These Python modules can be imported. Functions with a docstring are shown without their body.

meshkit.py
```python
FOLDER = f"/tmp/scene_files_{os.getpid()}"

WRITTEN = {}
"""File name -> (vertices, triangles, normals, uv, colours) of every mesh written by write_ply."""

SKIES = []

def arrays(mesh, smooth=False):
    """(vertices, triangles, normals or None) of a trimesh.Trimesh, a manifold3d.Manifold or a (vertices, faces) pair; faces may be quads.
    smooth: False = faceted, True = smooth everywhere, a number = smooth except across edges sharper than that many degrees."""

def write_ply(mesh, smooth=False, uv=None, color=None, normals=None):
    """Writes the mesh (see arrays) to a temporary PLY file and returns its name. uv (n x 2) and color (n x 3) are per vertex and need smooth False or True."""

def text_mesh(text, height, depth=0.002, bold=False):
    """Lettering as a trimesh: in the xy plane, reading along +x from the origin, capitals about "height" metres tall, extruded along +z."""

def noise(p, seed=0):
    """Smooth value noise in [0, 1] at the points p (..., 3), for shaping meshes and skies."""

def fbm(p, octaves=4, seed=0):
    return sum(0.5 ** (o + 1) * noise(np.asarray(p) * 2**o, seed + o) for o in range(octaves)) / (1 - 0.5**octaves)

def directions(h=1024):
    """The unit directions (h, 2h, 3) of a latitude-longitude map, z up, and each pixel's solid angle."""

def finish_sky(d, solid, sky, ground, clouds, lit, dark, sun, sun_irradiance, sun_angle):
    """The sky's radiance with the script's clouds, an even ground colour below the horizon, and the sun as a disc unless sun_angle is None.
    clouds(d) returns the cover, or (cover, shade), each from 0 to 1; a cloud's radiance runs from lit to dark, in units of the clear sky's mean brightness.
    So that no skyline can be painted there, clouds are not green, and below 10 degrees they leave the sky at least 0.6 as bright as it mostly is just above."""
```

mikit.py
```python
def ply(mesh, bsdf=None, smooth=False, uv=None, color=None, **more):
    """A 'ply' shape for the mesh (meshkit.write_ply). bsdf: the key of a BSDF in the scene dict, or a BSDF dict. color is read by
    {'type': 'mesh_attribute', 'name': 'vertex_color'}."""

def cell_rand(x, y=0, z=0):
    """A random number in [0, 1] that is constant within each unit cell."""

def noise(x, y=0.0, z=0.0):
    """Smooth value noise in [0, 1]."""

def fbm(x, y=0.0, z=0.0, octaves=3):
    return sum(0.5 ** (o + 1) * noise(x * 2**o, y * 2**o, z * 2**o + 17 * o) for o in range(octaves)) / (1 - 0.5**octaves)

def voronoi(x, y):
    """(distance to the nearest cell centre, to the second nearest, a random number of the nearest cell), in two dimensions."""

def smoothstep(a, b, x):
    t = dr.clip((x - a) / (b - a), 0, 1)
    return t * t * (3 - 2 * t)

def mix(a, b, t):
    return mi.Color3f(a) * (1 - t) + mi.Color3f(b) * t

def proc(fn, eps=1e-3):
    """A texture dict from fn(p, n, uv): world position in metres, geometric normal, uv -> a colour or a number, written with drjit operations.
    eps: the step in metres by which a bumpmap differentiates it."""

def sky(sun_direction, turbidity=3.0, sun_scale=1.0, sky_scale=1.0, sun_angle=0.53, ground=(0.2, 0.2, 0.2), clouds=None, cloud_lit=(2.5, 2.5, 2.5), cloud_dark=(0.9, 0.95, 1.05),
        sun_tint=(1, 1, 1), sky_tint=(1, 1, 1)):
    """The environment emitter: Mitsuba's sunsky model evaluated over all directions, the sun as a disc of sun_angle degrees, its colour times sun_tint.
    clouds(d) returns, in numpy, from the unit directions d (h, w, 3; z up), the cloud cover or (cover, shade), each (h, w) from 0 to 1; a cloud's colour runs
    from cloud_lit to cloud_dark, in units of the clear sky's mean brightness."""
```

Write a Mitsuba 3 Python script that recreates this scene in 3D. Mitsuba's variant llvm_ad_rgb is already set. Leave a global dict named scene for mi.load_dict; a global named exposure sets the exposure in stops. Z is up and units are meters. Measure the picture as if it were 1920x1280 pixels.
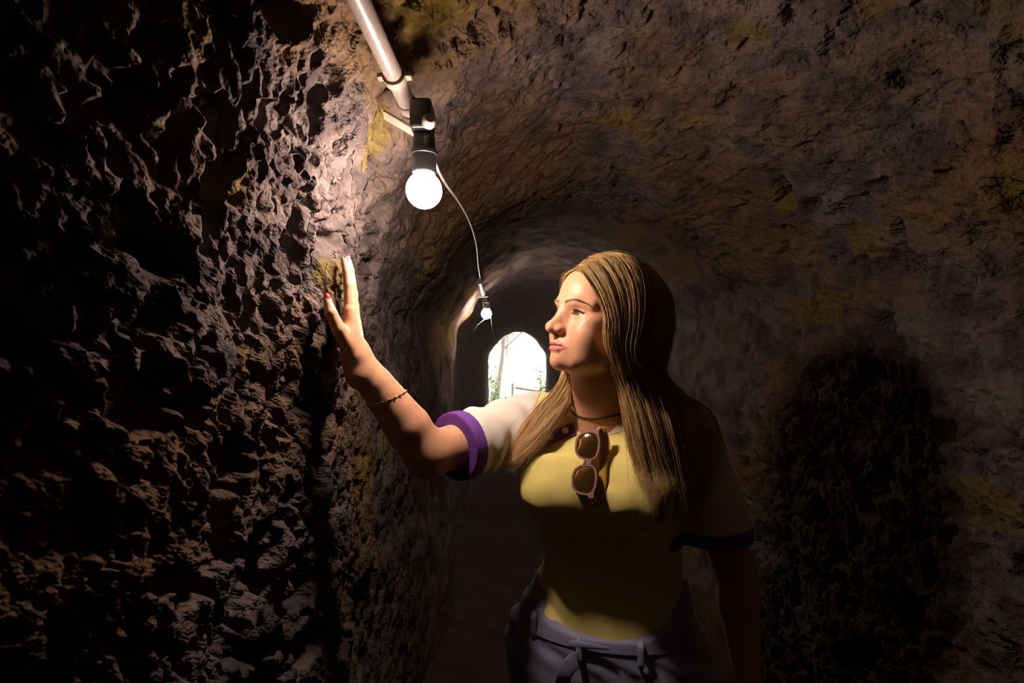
import math, random
import numpy as np, trimesh, mitsuba as mi, drjit as dr
import mikit, meshkit
from scipy.spatial import cKDTree
from concurrent.futures import ThreadPoolExecutor

# ---------------------------------------------------------------- camera, sky, exposure
CAMZ = 1.42                       # camera height above the tunnel floor
FPX = 1000.0                      # focal length in pixels of the 1920 x 1280 frame
VPX, VPY = 965.0, 680.0           # where the tunnel's direction (+y) meets the frame
T = mi.ScalarTransform4f
scene, labels = {}, {}
exposure = 0.0
scene['camera'] = {
    'type': 'perspective', 'fov': math.degrees(2 * math.atan(960 / FPX)), 'fov_axis': 'x',
    'near_clip': 0.02, 'far_clip': 400.0,
    'principal_point_offset_x': (960 - VPX) / 1920.0, 'principal_point_offset_y': (640 - VPY) / 1280.0,
    'medium': {'type': 'ref', 'id': 'haze_medium'},
    'to_world': T().look_at(origin=[0, 0, CAMZ], target=[0, 1, CAMZ], up=[0, 0, 1]),
}
SUN = (0.55, 0.45, 0.75)
scene['sky'] = {**mikit.sky(SUN, turbidity=4.0, sky_scale=110.0, sun_scale=6.0, ground=(0.22, 0.24, 0.18), clouds=lambda d: (0.75 + 0.25 * meshkit.fbm(d * 3, 3, 2), 0.3 * meshkit.fbm(d * 4, 3, 8)), cloud_lit=(1.3, 1.3, 1.3), cloud_dark=(0.9, 0.92, 0.95)), 'sampling_weight': 0.5}
BULB_RADIANCE = (430.0, 330.0, 262.0)
HAZE = 0.022
HAZE_LO, HAZE_HI = (-0.95, -3.9, -0.2), (1.25, 10.84, 2.45)
hy = np.linspace(HAZE_LO[1], HAZE_HI[1], 180)
haze_grid = ((HAZE * np.clip((hy - 1.2) / 1.2, 0.0, 1.0))[None, :, None] * np.ones((2, 1, 2))).astype(np.float32)[..., None]   # haze added to lift the dark far tunnel, none by the camera
scene['haze_medium'] = {'type': 'heterogeneous', 'albedo': {'type': 'rgb', 'value': [0.92, 0.86, 0.9]},
                        'sigma_t': {'type': 'gridvolume', 'grid': mi.VolumeGrid(haze_grid), 'filter_type': 'trilinear',
                                    'to_world': T().translate(list(HAZE_LO)).scale([b - a for a, b in zip(HAZE_LO, HAZE_HI)])},
                        'phase': {'type': 'isotropic'}}

# ---------------------------------------------------------------- helpers
def numbered(key):
    if key not in scene and not any(k.startswith(key + '__') for k in scene):
        return key
    n = 1
    while f'{key}_{n:03d}' in scene or any(k.startswith(f'{key}_{n:03d}__') for k in scene):
        n += 1
    return f'{key}_{n:03d}'

def obj(name, mesh, mat, parent=None, smooth=True, color=None, label=None, **more):
    key = numbered(f'{parent}__{name}' if parent else name)
    scene[key] = mikit.ply(mesh, mat, smooth, color=color, **more)
    if label: labels[key] = {'label': label}
    return key

def thing(key, label, cat, group=None):
    labels[key] = {'label': label, 'category': cat}
    if group: labels[key]['group'] = group
    return key

def P(px, py, y):
    """A point of the place: seen at pixel (px, py), y metres in front of the camera."""
    return np.array([(px - VPX) / FPX * y, y, CAMZ + (VPY - py) / FPX * y])

def catmull(pts, n):
    pts = np.asarray(pts, float)
    if len(pts) == 2:
        return pts[0] + np.linspace(0, 1, n)[:, None] * (pts[1] - pts[0])
    q = np.vstack([2 * pts[0] - pts[1], pts, 2 * pts[-1] - pts[-2]])
    t = np.linspace(0, len(pts) - 1, n)
    i = np.minimum(t.astype(int), len(pts) - 2); u = (t - i)[:, None]
    a, b, c, d = q[i], q[i + 1], q[i + 2], q[i + 3]
    return 0.5 * (2 * b + (c - a) * u + (2 * a - 5 * b + 4 * c - d) * u**2 + (3 * b - a - 3 * c + d) * u**3)

def tube(points, radii, sides=10, caps=True, flat=1.0, up=None):
    p = np.asarray(points, float)
    t = np.gradient(p, axis=0); t /= np.linalg.norm(t, axis=1, keepdims=True) + 1e-12
    ref = np.array([0.31, 0.22, 0.93]) if up is None else np.asarray(up, float)
    a = np.cross(t, ref); a /= np.linalg.norm(a, axis=1, keepdims=True) + 1e-12
    b = np.cross(a, t)
    r = np.broadcast_to(radii, (len(p),))[:, None, None]
    ang = np.arange(sides) * 2 * np.pi / sides
    v = p[:, None] + r * (np.cos(ang)[None, :, None] * a[:, None] + flat * np.sin(ang)[None, :, None] * b[:, None])
    i, j = np.meshgrid(np.arange(len(p) - 1), np.arange(sides), indexing='ij')
    q = np.stack([i * sides + j, i * sides + (j + 1) % sides, (i + 1) * sides + (j + 1) % sides, (i + 1) * sides + j], -1).reshape(-1, 4)
    f = np.vstack([q[:, [0, 1, 2]], q[:, [0, 2, 3]]])
    v = v.reshape(-1, 3)
    if caps:
        n = len(v); v = np.vstack([v, p[:1], p[-1:]])
        k = np.arange(sides); last = (len(p) - 1) * sides
        f = np.vstack([f, np.stack([np.full(sides, n), (k + 1) % sides, k], -1),
                       np.stack([np.full(sides, n + 1), last + k, last + (k + 1) % sides], -1)])
    return trimesh.Trimesh(v, f, process=False)

def lathe(profile, centre, axis=(0, 0, 1), n=40):
    """profile: (radius, height) pairs turned about an axis through centre."""
    m = trimesh.creation.revolve(np.asarray(profile, float), sections=n)
    m.apply_transform(trimesh.geometry.align_vectors([0, 0, 1], axis)); m.apply_translation(centre)
    return m

def rbox(size, r=0.002):
    import manifold3d as m3
    s = [m3.Manifold.sphere(r, 12).translate([sx * (size[0] / 2 - r), sy * (size[1] / 2 - r), sz * (size[2] / 2 - r)]) for sx in (-1, 1) for sy in (-1, 1) for sz in (-1, 1)]
    m = m3.Manifold.batch_hull(s).to_mesh()
    return trimesh.Trimesh(m.vert_properties[:, :3], m.tri_verts, process=False)

def join(*ms): return trimesh.util.concatenate(list(ms))

# --- signed distance shapes and a sparse surface-net mesher
def vec(*v): return np.array(v, np.float32)
def smin(a, b, k):
    h = np.maximum(k - np.abs(a - b), 0) / k
    return np.minimum(a, b) - h * h * (k * 0.25)
def smax(a, b, k): return -smin(-a, -b, k)
def sph(p, c, r): return np.linalg.norm(p - vec(*c), axis=-1) - r
def ell(p, c, r, R=None):
    q = p - vec(*c)
    if R is not None: q = q @ np.asarray(R, np.float32)     # R: columns are the ellipsoid's axes
    r = vec(*r)
    k0 = np.linalg.norm(q / r, axis=-1); k1 = np.linalg.norm(q / (r * r), axis=-1) + 1e-9
    return k0 * (k0 - 1) / k1
def cone(p, a, b, ra, rb):
    a, b = vec(*a), vec(*b); d = b - a
    t = np.clip((p - a) @ d / (d @ d), 0, 1)
    return np.linalg.norm(p - a - t[..., None] * d, axis=-1) - (ra + (rb - ra) * t)
def chain(p, pts, rad, k=0.01):
    d = None
    for a, b, ra, rb in zip(pts, pts[1:], rad, rad[1:]):
        e = cone(p, a, b, ra, rb); d = e if d is None else smin(d, e, k)
    return d
POOL = ThreadPoolExecutor(4)
def many(f, p, chunk=24_000):
    """f(p) in pieces that fit the cache, on all cores."""
    if len(p) <= chunk: return f(p)
    return np.concatenate(list(POOL.map(f, np.array_split(p, len(p) // chunk + 1))))
def sdf_grid(f, lo, hi, h, B=8, chunk=400_000):
    lo, hi = np.asarray(lo, float), np.asarray(hi, float)
    nb = np.ceil((hi - lo) / (h * B)).astype(int) + 1
    n = nb * B
    F = np.empty(n, np.float32)
    ii = np.stack(np.meshgrid(*[np.arange(k) for k in nb], indexing='ij'), -1).reshape(-1, 3)
    cen = (lo + (ii + 0.5) * (B * h)).astype(np.float32)
    fc = many(f, cen)
    Fb = F.reshape(nb[0], B, nb[1], B, nb[2], B).transpose(0, 2, 4, 1, 3, 5)
    Fb[...] = np.where(fc < 0, -1, 1).reshape(nb)[..., None, None, None]
    act = ii[np.abs(fc) < 1.35 * h * B * 0.87 + 0.004]
    off = np.stack(np.meshgrid(*[np.arange(B)] * 3, indexing='ij'), -1).reshape(-1, 3)
    per = max(1, chunk // B**3)
    for s in range(0, len(act), per):
        a = act[s:s + per]
        pts = (lo + (a[:, None] * B + off[None]) * h).astype(np.float32).reshape(-1, 3)
        Fb[a[:, 0], a[:, 1], a[:, 2]] = many(f, pts).reshape(len(a), B, B, B)
    F = Fb.transpose(0, 3, 1, 4, 2, 5).reshape(n)
    return F
def surface_net(f, lo, hi, h, project=2):
    F = sdf_grid(f, lo, hi, h)
    ins = (F < 0)
    s = np.zeros(np.array(F.shape) - 1, np.uint8)
    c8 = [(a, b, c) for a in (0, 1) for b in (0, 1) for c in (0, 1)]
    sh = s.shape
    cut = lambda A, o: A[o[0]:o[0] + sh[0], o[1]:o[1] + sh[1], o[2]:o[2] + sh[2]]
    for o in c8: s += cut(ins, o)
    cells = np.argwhere((s > 0) & (s < 8))
    idx = np.full(sh, -1, np.int32); idx[tuple(cells.T)] = np.arange(len(cells))
    val = {o: F[cells[:, 0] + o[0], cells[:, 1] + o[1], cells[:, 2] + o[2]] for o in c8}
    acc = np.zeros((len(cells), 3)); cnt = np.zeros(len(cells))
    for o in c8:
        for ax in range(3):
            if o[ax] == 0:
                e = list(o); e[ax] = 1; e = tuple(e)
                a, b = val[o], val[e]; m = (a < 0) != (b < 0)
                t = np.where(m, a / np.where(m, a - b, 1), 0)
                q = np.array(o, float)[None].repeat(len(cells), 0); q[:, ax] += t
                acc[m] += q[m]; cnt[m] += 1
    v = np.asarray(lo) + (cells + acc / cnt[:, None]) * h
    faces = []
    for ax in range(3):
        u, w = (ax + 1) % 3, (ax + 2) % 3
        sl = [slice(None)] * 3; sl2 = [slice(None)] * 3
        sl[ax] = slice(0, -1); sl2[ax] = slice(1, None)
        A, Bm = ins[tuple(sl)], ins[tuple(sl2)]
        e = np.argwhere(A != Bm)
        e = e[(e[:, u] > 0) & (e[:, w] > 0) & (e[:, u] < sh[u]) & (e[:, w] < sh[w])]
        flip = A[tuple(e.T)]
        def cell(du, dw):
            q = e.copy(); q[:, u] -= du; q[:, w] -= dw
            return idx[tuple(q.T)]
        q = np.stack([cell(1, 1), cell(0, 1), cell(0, 0), cell(1, 0)], -1)
        q[~flip] = q[~flip][:, ::-1]
        faces.append(q[(q >= 0).all(1)])
    q = np.vstack(faces)
    v = newton(f, v, h, project)
    d1 = np.linalg.norm(v[q[:, 0]] - v[q[:, 2]], axis=1); d2 = np.linalg.norm(v[q[:, 1]] - v[q[:, 3]], axis=1)
    sw = d1 > d2
    t = np.vstack([q[~sw][:, [0, 1, 2]], q[~sw][:, [0, 2, 3]], q[sw][:, [1, 2, 3]], q[sw][:, [1, 3, 0]]])
    return trimesh.Trimesh(v, t, process=False)
def newton(f, v, h, n):
    e = np.float32(min(h * 0.25, 0.0008))
    K = vec(1, -1, -1), vec(-1, -1, 1), vec(-1, 1, -1), vec(1, 1, 1)
    out = np.array(v, np.float32)
    for _ in range(n):
        fk = [many(f, out + k * e) for k in K]
        g = sum(k * x[:, None] for k, x in zip(K, fk)) / (4 * e)
        fv = sum(fk) / 4
        st = (fv / np.maximum((g * g).sum(1), 0.25))[:, None] * g
        ln = np.linalg.norm(st, axis=1, keepdims=True)
        out = out - st * np.minimum(1, 0.6 * h / np.maximum(ln, 1e-9))
    return out.astype(float)
def refine_where(mesh, mask):
    """Splits the masked triangles in four and their neighbours to fit, so that no crack opens."""
    f, v = mesh.faces, mesh.vertices
    e = np.sort(np.stack([f[:, [0, 1]], f[:, [1, 2]], f[:, [2, 0]]], 1), -1)
    key = e[..., 0].astype(np.int64) * len(v) + e[..., 1]
    split = np.unique(key[mask])
    pos = np.searchsorted(split, key); pos[pos == len(split)] = 0
    on = split[pos] == key
    mid = np.where(on, pos + len(v), -1)
    nv = np.vstack([v, 0.5 * (v[split // len(v)] + v[split % len(v)])])
    out, cnt = [], on.sum(1)
    out.append(f[cnt == 0])
    g, m = f[cnt == 3], mid[cnt == 3]
    out += [np.stack(x, -1) for x in ((g[:, 0], m[:, 0], m[:, 2]), (m[:, 0], g[:, 1], m[:, 1]), (m[:, 2], m[:, 1], g[:, 2]), (m[:, 0], m[:, 1], m[:, 2]))]
    for k in range(3):
        r = [k, (k + 1) % 3, (k + 2) % 3]
        s = (cnt == 1) & on[:, k]; g, m = f[s][:, r], mid[s][:, k]
        out += [np.stack((g[:, 0], m, g[:, 2]), -1), np.stack((m, g[:, 1], g[:, 2]), -1)]
        s = (cnt == 2) & ~on[:, r[2]]; g, ma, mb = f[s][:, r], mid[s][:, k], mid[s][:, r[1]]
        out += [np.stack((g[:, 0], ma, g[:, 2]), -1), np.stack((ma, mb, g[:, 2]), -1), np.stack((ma, g[:, 1], mb), -1)]
    return trimesh.Trimesh(nv, np.vstack(out), process=False)

# ---------------------------------------------------------------- materials of the setting
def rgb(*c): return {'type': 'rgb', 'value': list(c)}
def mat(name, color, rough=0.6, **kw):
    scene[name] = {'type': 'twosided', 'bsdf': {'type': 'principled', 'base_color': color if isinstance(color, dict) else rgb(*color), 'roughness': rough, **kw}}
    return name
S = mikit.smoothstep
def rock_color(p, n, uv):
    big = mikit.fbm(p.x * 3.1 + 7, p.y * 2.3, p.z * 3.1, 2)
    med = mikit.fbm(p.x * 17, p.y * 17 + 3, p.z * 17, 2)
    fine = mikit.noise(p.x * 140, p.y * 140, p.z * 140)
    c = mikit.mix((0.050, 0.040, 0.040), (0.100, 0.080, 0.077), S(0.3, 0.7, med))
    c = mikit.mix(c, mi.Color3f(0.098, 0.058, 0.023), S(0.45, 0.64, big * 0.75 + med * 0.25) * 0.68)
    l = mikit.fbm(p.x * 7 + 31, p.y * 7, p.z * 7 + 5, 2)
    c = mikit.mix(c, mi.Color3f(0.105, 0.076, 0.014), S(0.64, 0.73, l) * 0.6)
    return c * (0.75 + 0.5 * fine)
def rock_grain(p, n, uv):
    return mikit.noise(p.x * 150, p.y * 150, p.z * 110) + 0.6 * mikit.noise(p.x * 330 + 5, p.y * 330, p.z * 330)
scene['rock'] = {'type': 'twosided', 'bsdf': {'type': 'bumpmap', 'scale': 0.004, 'tex': mikit.proc(rock_grain, 0.0008), 'bsdf': {'type': 'diffuse', 'reflectance': mikit.proc(rock_color)}}}
def soil_color(p, n, uv):
    a = mikit.fbm(p.x * 9, p.y * 9, p.z * 9, 4)
    return mikit.mix((0.026, 0.014, 0.012), (0.055, 0.030, 0.025), a) * (0.7 + 0.6 * mikit.noise(p.x * 160, p.y * 160, p.z * 160))
scene['soil'] = {'type': 'twosided', 'bsdf': {'type': 'diffuse', 'reflectance': mikit.proc(soil_color)}}

# ---------------------------------------------------------------- the tunnel: one shaped shell, cut into walls, ceiling and floor
CEN, HALF, SPRING = 0.195, 0.555, 0.08      # axis, half width, height of the vault's springing above the camera
def spline(x, xs, ys):
    from scipy.interpolate import PchipInterpolator
    return PchipInterpolator(xs, ys)(np.clip(x, xs[0], xs[-1]))
def tunnel_axis(y): return spline(y, [-4, 2.5, 6, 10.8], [CEN, CEN, 0.13, 0.055])
def left_off(y): return spline(y, [-4, 0.1, 0.40, 0.66, 0.80, 0.97, 1.9, 2.6, 3.0, 3.4, 4.2, 11], [0.24, 0.27, 0.20, 0.045, 0.025, -0.003, 0.02, 0.02, -0.02, 0.03, 0.07, 0.02])
def profile(nw, nv):
    """(x, z) of the section for half width 1 x HALF, and its outward direction; floor left open."""
    z0 = -CAMZ
    zl = np.linspace(z0, SPRING, nw)
    a = np.linspace(np.pi, 0, nv)[1:-1]
    x = np.concatenate([np.full(nw, -HALF), HALF * np.cos(a), np.full(nw, HALF)])
    z = np.concatenate([zl, SPRING + HALF * np.sin(a) * 1.03, zl[::-1]])
    nx = np.concatenate([np.full(nw, -1.0), np.cos(a), np.full(nw, 1.0)])
    nz = np.concatenate([np.zeros(nw), np.sin(a), np.zeros(nw)])
    return x, z, nx, nz
rng = np.random.default_rng(5)
def cells(p, size, seed, jitter=1.0):
    """distance to nearest and second-nearest of scattered points about size apart (in size)."""
    r = np.random.default_rng(seed)
    lo, hi = p.reshape(-1, 3).min(0) - size, p.reshape(-1, 3).max(0) + size
    g = np.stack(np.meshgrid(*[np.arange(a, b, size) for a, b in zip(lo, hi)], indexing='ij'), -1).reshape(-1, 3)
    g = g + r.uniform(-0.5, 0.5, g.shape) * size * jitter
    near = cKDTree(p.reshape(-1, 3)[::37]).query(g, distance_upper_bound=3 * size)[0] < 3 * size
    g = g[near]; rnd = r.uniform(0, 1, len(g))
    d, i = cKDTree(g).query(p.reshape(-1, 3), k=2, workers=-1)
    return (d[:, 0] / size).reshape(p.shape[:-1]), (d[:, 1] / size).reshape(p.shape[:-1]), rnd[np.minimum(i[:, 0], len(g) - 1)].reshape(p.shape[:-1])
def sst(a, b, x):
    t = np.clip((x - a) / (b - a), 0, 1); return t * t * (3 - 2 * t)
def rock_offset(p, near, nx, nz):
    """How far the rock stands out of the ideal shell into the tunnel, in metres."""
    y = p[..., 1]; left = sst(0.2, -0.1, p[..., 0]); up = sst(0.5, 0.9, nz)
    warp = np.stack([meshkit.noise(p * 9, 40), meshkit.noise(p * 9, 41), meshkit.noise(p * 9, 42)], -1) - 0.5
    calm = 1 - 0.65 * left * sst(0.35, 0.55, y) * sst(1.25, 1.0, y)
    d = calm * 0.085 * (meshkit.fbm(p * np.array([2.2, 2.2, 1.6]), 3, 1) - 0.5)
    d = d + calm * 0.045 * (meshkit.fbm(p * 7.5, 3, 11) - 0.5)
    if near:
        q = p + 0.05 * warp
        rough = 0.45 + 0.52 * left * sst(1.45, 1.0, y) + 0.25 * (1 - left)
        rough = rough * (1 - 0.45 * up) * (0.45 + 0.55 * sst(0.50, 0.64, y))
        st = np.array([1, 1, 0.55])                                                          # the rock is drawn out up the wall
        rid = sum(0.55 ** o * (1 - (2 * meshkit.noise(q * st * 10 * 2.1 ** o, 77 + o) - 1) ** 2) for o in range(4)) / 2.0
        d = d + 0.042 * rough * (rid - 0.78)
        f1, f2, rn = cells(q * st, 0.024, 3)
        d = d + 0.007 * rough * (sst(0.02, 0.30, f2 - f1) - 0.6) * (0.3 + 1.0 * rn)
        hole = meshkit.fbm(q * st * 21, 3, 61)
        d = d - 0.030 * rough * sst(0.56, 0.66, hole)                                         # cavities
        d = d - 0.013 * rough * sst(0.53, 0.62, meshkit.fbm(q * st * 52, 2, 64))              # pits
        f1, f2, rn = cells(q, 0.13, 8)
        d = d - 0.060 * rough * sst(0.36, 0.16, f1) * (rn > 0.70)
        d = d + 0.009 * (meshkit.fbm(p * 75, 3, 21) - 0.5) * (0.5 + 0.6 * rough)
    chis = meshkit.fbm(p * np.array([9, 34, 9]) + 0.6 * warp, 3, 31) - 0.5                   # tool marks round the vault
    d = d + 0.022 * up * chis
    d = d + 0.012 * (1 - up) * (meshkit.fbm(p * np.array([30, 22, 10]), 3, 32) - 0.5)
    return d
def left_side(p, nx): return sst(0.0, -0.5, nx + 0 * p[..., 0])
PIPE_A, PIPE_B = P(770, 208, 0.95), P(633, -85, 0.622)
def shell(ys, nw, nv, near):
    x, z, nx, nz = profile(nw, nv)
    Y = ys[:, None] + 0 * x
    ax = tunnel_axis(ys)[:, None]
    lo = left_off(ys)[:, None]
    lo = np.maximum(lo, 0) * np.clip(-nx, 0, 1)[None] ** 0.7 + np.minimum(lo, 0) * np.clip(-nx, 0, 1)[None] ** 9
    ro = spline(ys, [-4, 0.2, 0.8, 1.1, 1.8, 2.7, 4, 11], [0.10, 0.15, 0.19, 0.17, 0.12, 0.03, 0.0, 0.0])[:, None] * np.clip(nx, 0, 1)[None] ** 1.2
    step = 0.045 * sst(1.55, 1.75, ys)[:, None] * sst(0.15, 0.5, nz)[None]                  # the vault drops a little beyond the first lamp
    p = np.stack([ax + x[None] + nx[None] * (lo + ro - step), Y, CAMZ + z[None] - nz[None] * step], -1)
    d = rock_offset(p, near, nx[None] + 0 * Y, nz[None] + 0 * Y)
    d = d * sst(0.0, 0.10, p[..., 2] + 0.12)
    d = d + 0.032 * left_side(p, nx) * np.exp(-((p[..., 1] - 0.975) / 0.11) ** 2 - ((p[..., 2] - CAMZ - 0.08) / 0.15) ** 2)
    ab = PIPE_B - PIPE_A; tt = np.clip((p - PIPE_A) @ ab / (ab @ ab), -0.15, 1.5)
    near_pipe = np.exp(-(np.linalg.norm(p - PIPE_A - tt[..., None] * ab, axis=-1) / 0.075) ** 2)
    d = d * (1 - 0.6 * near_pipe) - 0.030 * near_pipe
    p[..., 0] -= d * nx[None]; p[..., 2] -= d * nz[None]
    return p, nz
def grid_faces(n, m, flip=False):
    i, j = np.meshgrid(np.arange(n - 1), np.arange(m - 1), indexing='ij')
    q = np.stack([i * m + j, i * m + j + 1, (i + 1) * m + j + 1, (i + 1) * m + j], -1).reshape(-1, 4)
    if flip: q = q[:, ::-1]
    return np.vstack([q[:, [0, 1, 2]], q[:, [0, 2, 3]]])
def strip(p, a, b):
    q = p[:, a:b]
    return trimesh.Trimesh(q.reshape(-1, 3), grid_faces(q.shape[0], q.shape[1], True), process=False)
YA = np.concatenate([np.arange(-0.2, 0.4, 0.012), np.arange(0.4, 1.0, 0.0045), np.arange(1.0, 2.0, 0.006)])
YB = np.concatenate([[YA[-1]], YA[-1] * 1.0075 ** np.arange(1, 400)]); YB = YB[YB < 10.75]
YC = np.linspace(-4.0, -0.2, 60)
shells = []
for ys, nw, nv, near in ((YC, 60, 60, False), (YA, 270, 330, True), (YB, 150, 170, False)):
    p, nz = shell(ys, nw, nv, near)
    shells.append((p, nw, nv))
# the seams: the last ring of one piece is laid on the ring of the next
def weld(src, dst):
    (p, nw, nv), (q, mw, mv) = src, dst
    for lo_p, hi_p, lo_q, hi_q in ((0, nw, 0, mw), (nw - 1, nw + nv - 2, mw - 1, mw + mv - 2), (nw + nv - 3, 2 * nw + nv - 2, mw + mv - 3, 2 * mw + mv - 2)):
        a = q[0, lo_q:hi_q] if dst is not shells[0] else q[-1, lo_q:hi_q]
        t = np.linspace(0, 1, hi_p - lo_p); s = np.linspace(0, 1, len(a))
        ring = np.stack([np.interp(t, s, a[:, k]) for k in range(3)], -1)
        w = np.exp(-np.arange(14) / 4.0)[:, None, None]
        i = -1 if dst is not shells[0] else 0
        if i == -1:
            delta = ring - p[-1, lo_p:hi_p]; p[:-15:-1, lo_p:hi_p] += delta[None] * w
        else:
            delta = ring - p[0, lo_p:hi_p]; p[:14, lo_p:hi_p] += delta[None] * w
weld(shells[1], shells[2]); weld(shells[1], shells[0])
def cutjoin(side):
    out = []
    for p, nw, nv in shells:
        k = int(nv * 0.30)
        a, b = {'left': (0, nw + k), 'ceil': (nw + k - 1, nw + nv - 2 - k), 'right': (nw + nv - 3 - k, 2 * nw + nv - 2)}[side]
        out.append(strip(p, a, b))
    return out
for name, side in (('wall_left', 'left'), ('ceiling', 'ceil'), ('wall_right', 'right')):
    obj(name, join(*cutjoin(side)), 'rock'); labels[name] = {'kind': 'structure', 'label': {'left': 'rough pitted tunnel wall beside the raised hand', 'ceil': 'rough hewn vault of the tunnel', 'right': 'rough tunnel wall behind the woman carrying her shadow'}[side]}
# floor: trodden soil with small stones and ruts
ys = np.concatenate([np.arange(-4, 1.2, 0.05), np.arange(1.2, 4, 0.012), np.arange(4, 10.9, 0.03)]); xs = np.linspace(-0.75, 1.1, 170)
FX, FY = np.meshgrid(xs, ys)
FP = np.stack([FX, FY, 0 * FX], -1)
FP[..., 2] = 0.035 * (meshkit.fbm(FP * np.array([3, 3.5, 1]), 4, 51) - 0.5) + 0.02 * (meshkit.fbm(FP * np.array([12, 26, 1]), 3, 53) - 0.5) + 0.05 * np.abs((FX - tunnel_axis(FY) - 0.06) / 0.7) ** 4
FP[..., 2] *= 1 - 0.85 * np.exp(-(((FX - 0.24) / 0.28) ** 2 + ((FY - 1.12) / 0.28) ** 2))
floor_mesh = trimesh.Trimesh(FP.reshape(-1, 3), grid_faces(len(ys), len(xs)), process=False)
obj('floor', floor_mesh, 'soil'); labels['floor'] = {'kind': 'structure', 'label': 'dark uneven soil floor of the tunnel'}
# unseen end wall added behind the camera to shut out sky light
back = np.stack(np.meshgrid(np.linspace(-0.9, 1.2, 60), [-3.98], np.linspace(-0.1, 2.4, 60), indexing='ij'), -1).reshape(60, 60, 3)
back[..., 1] += 0.25 * (meshkit.fbm(back * 3, 4, 61) - 0.5)
obj('added_end_wall', trimesh.Trimesh(back.reshape(-1, 3), grid_faces(60, 60), process=False), 'rock'); labels['added_end_wall'] = {'kind': 'structure', 'label': 'unseen end wall added behind the camera to keep sky light out'}
# faint added haze veiling the far tunnel: its box spans the whole tunnel
hz = trimesh.creation.box(bounds=[HAZE_LO, HAZE_HI])
scene['null_surface'] = {'type': 'null'}
scene['haze'] = {**mikit.ply(hz, 'null_surface'), 'interior': {'type': 'ref', 'id': 'haze_medium'}}
labels['haze'] = {'label': 'faint haze added to veil the far tunnel with scattered lamp light', 'kind': 'structure'}

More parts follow.
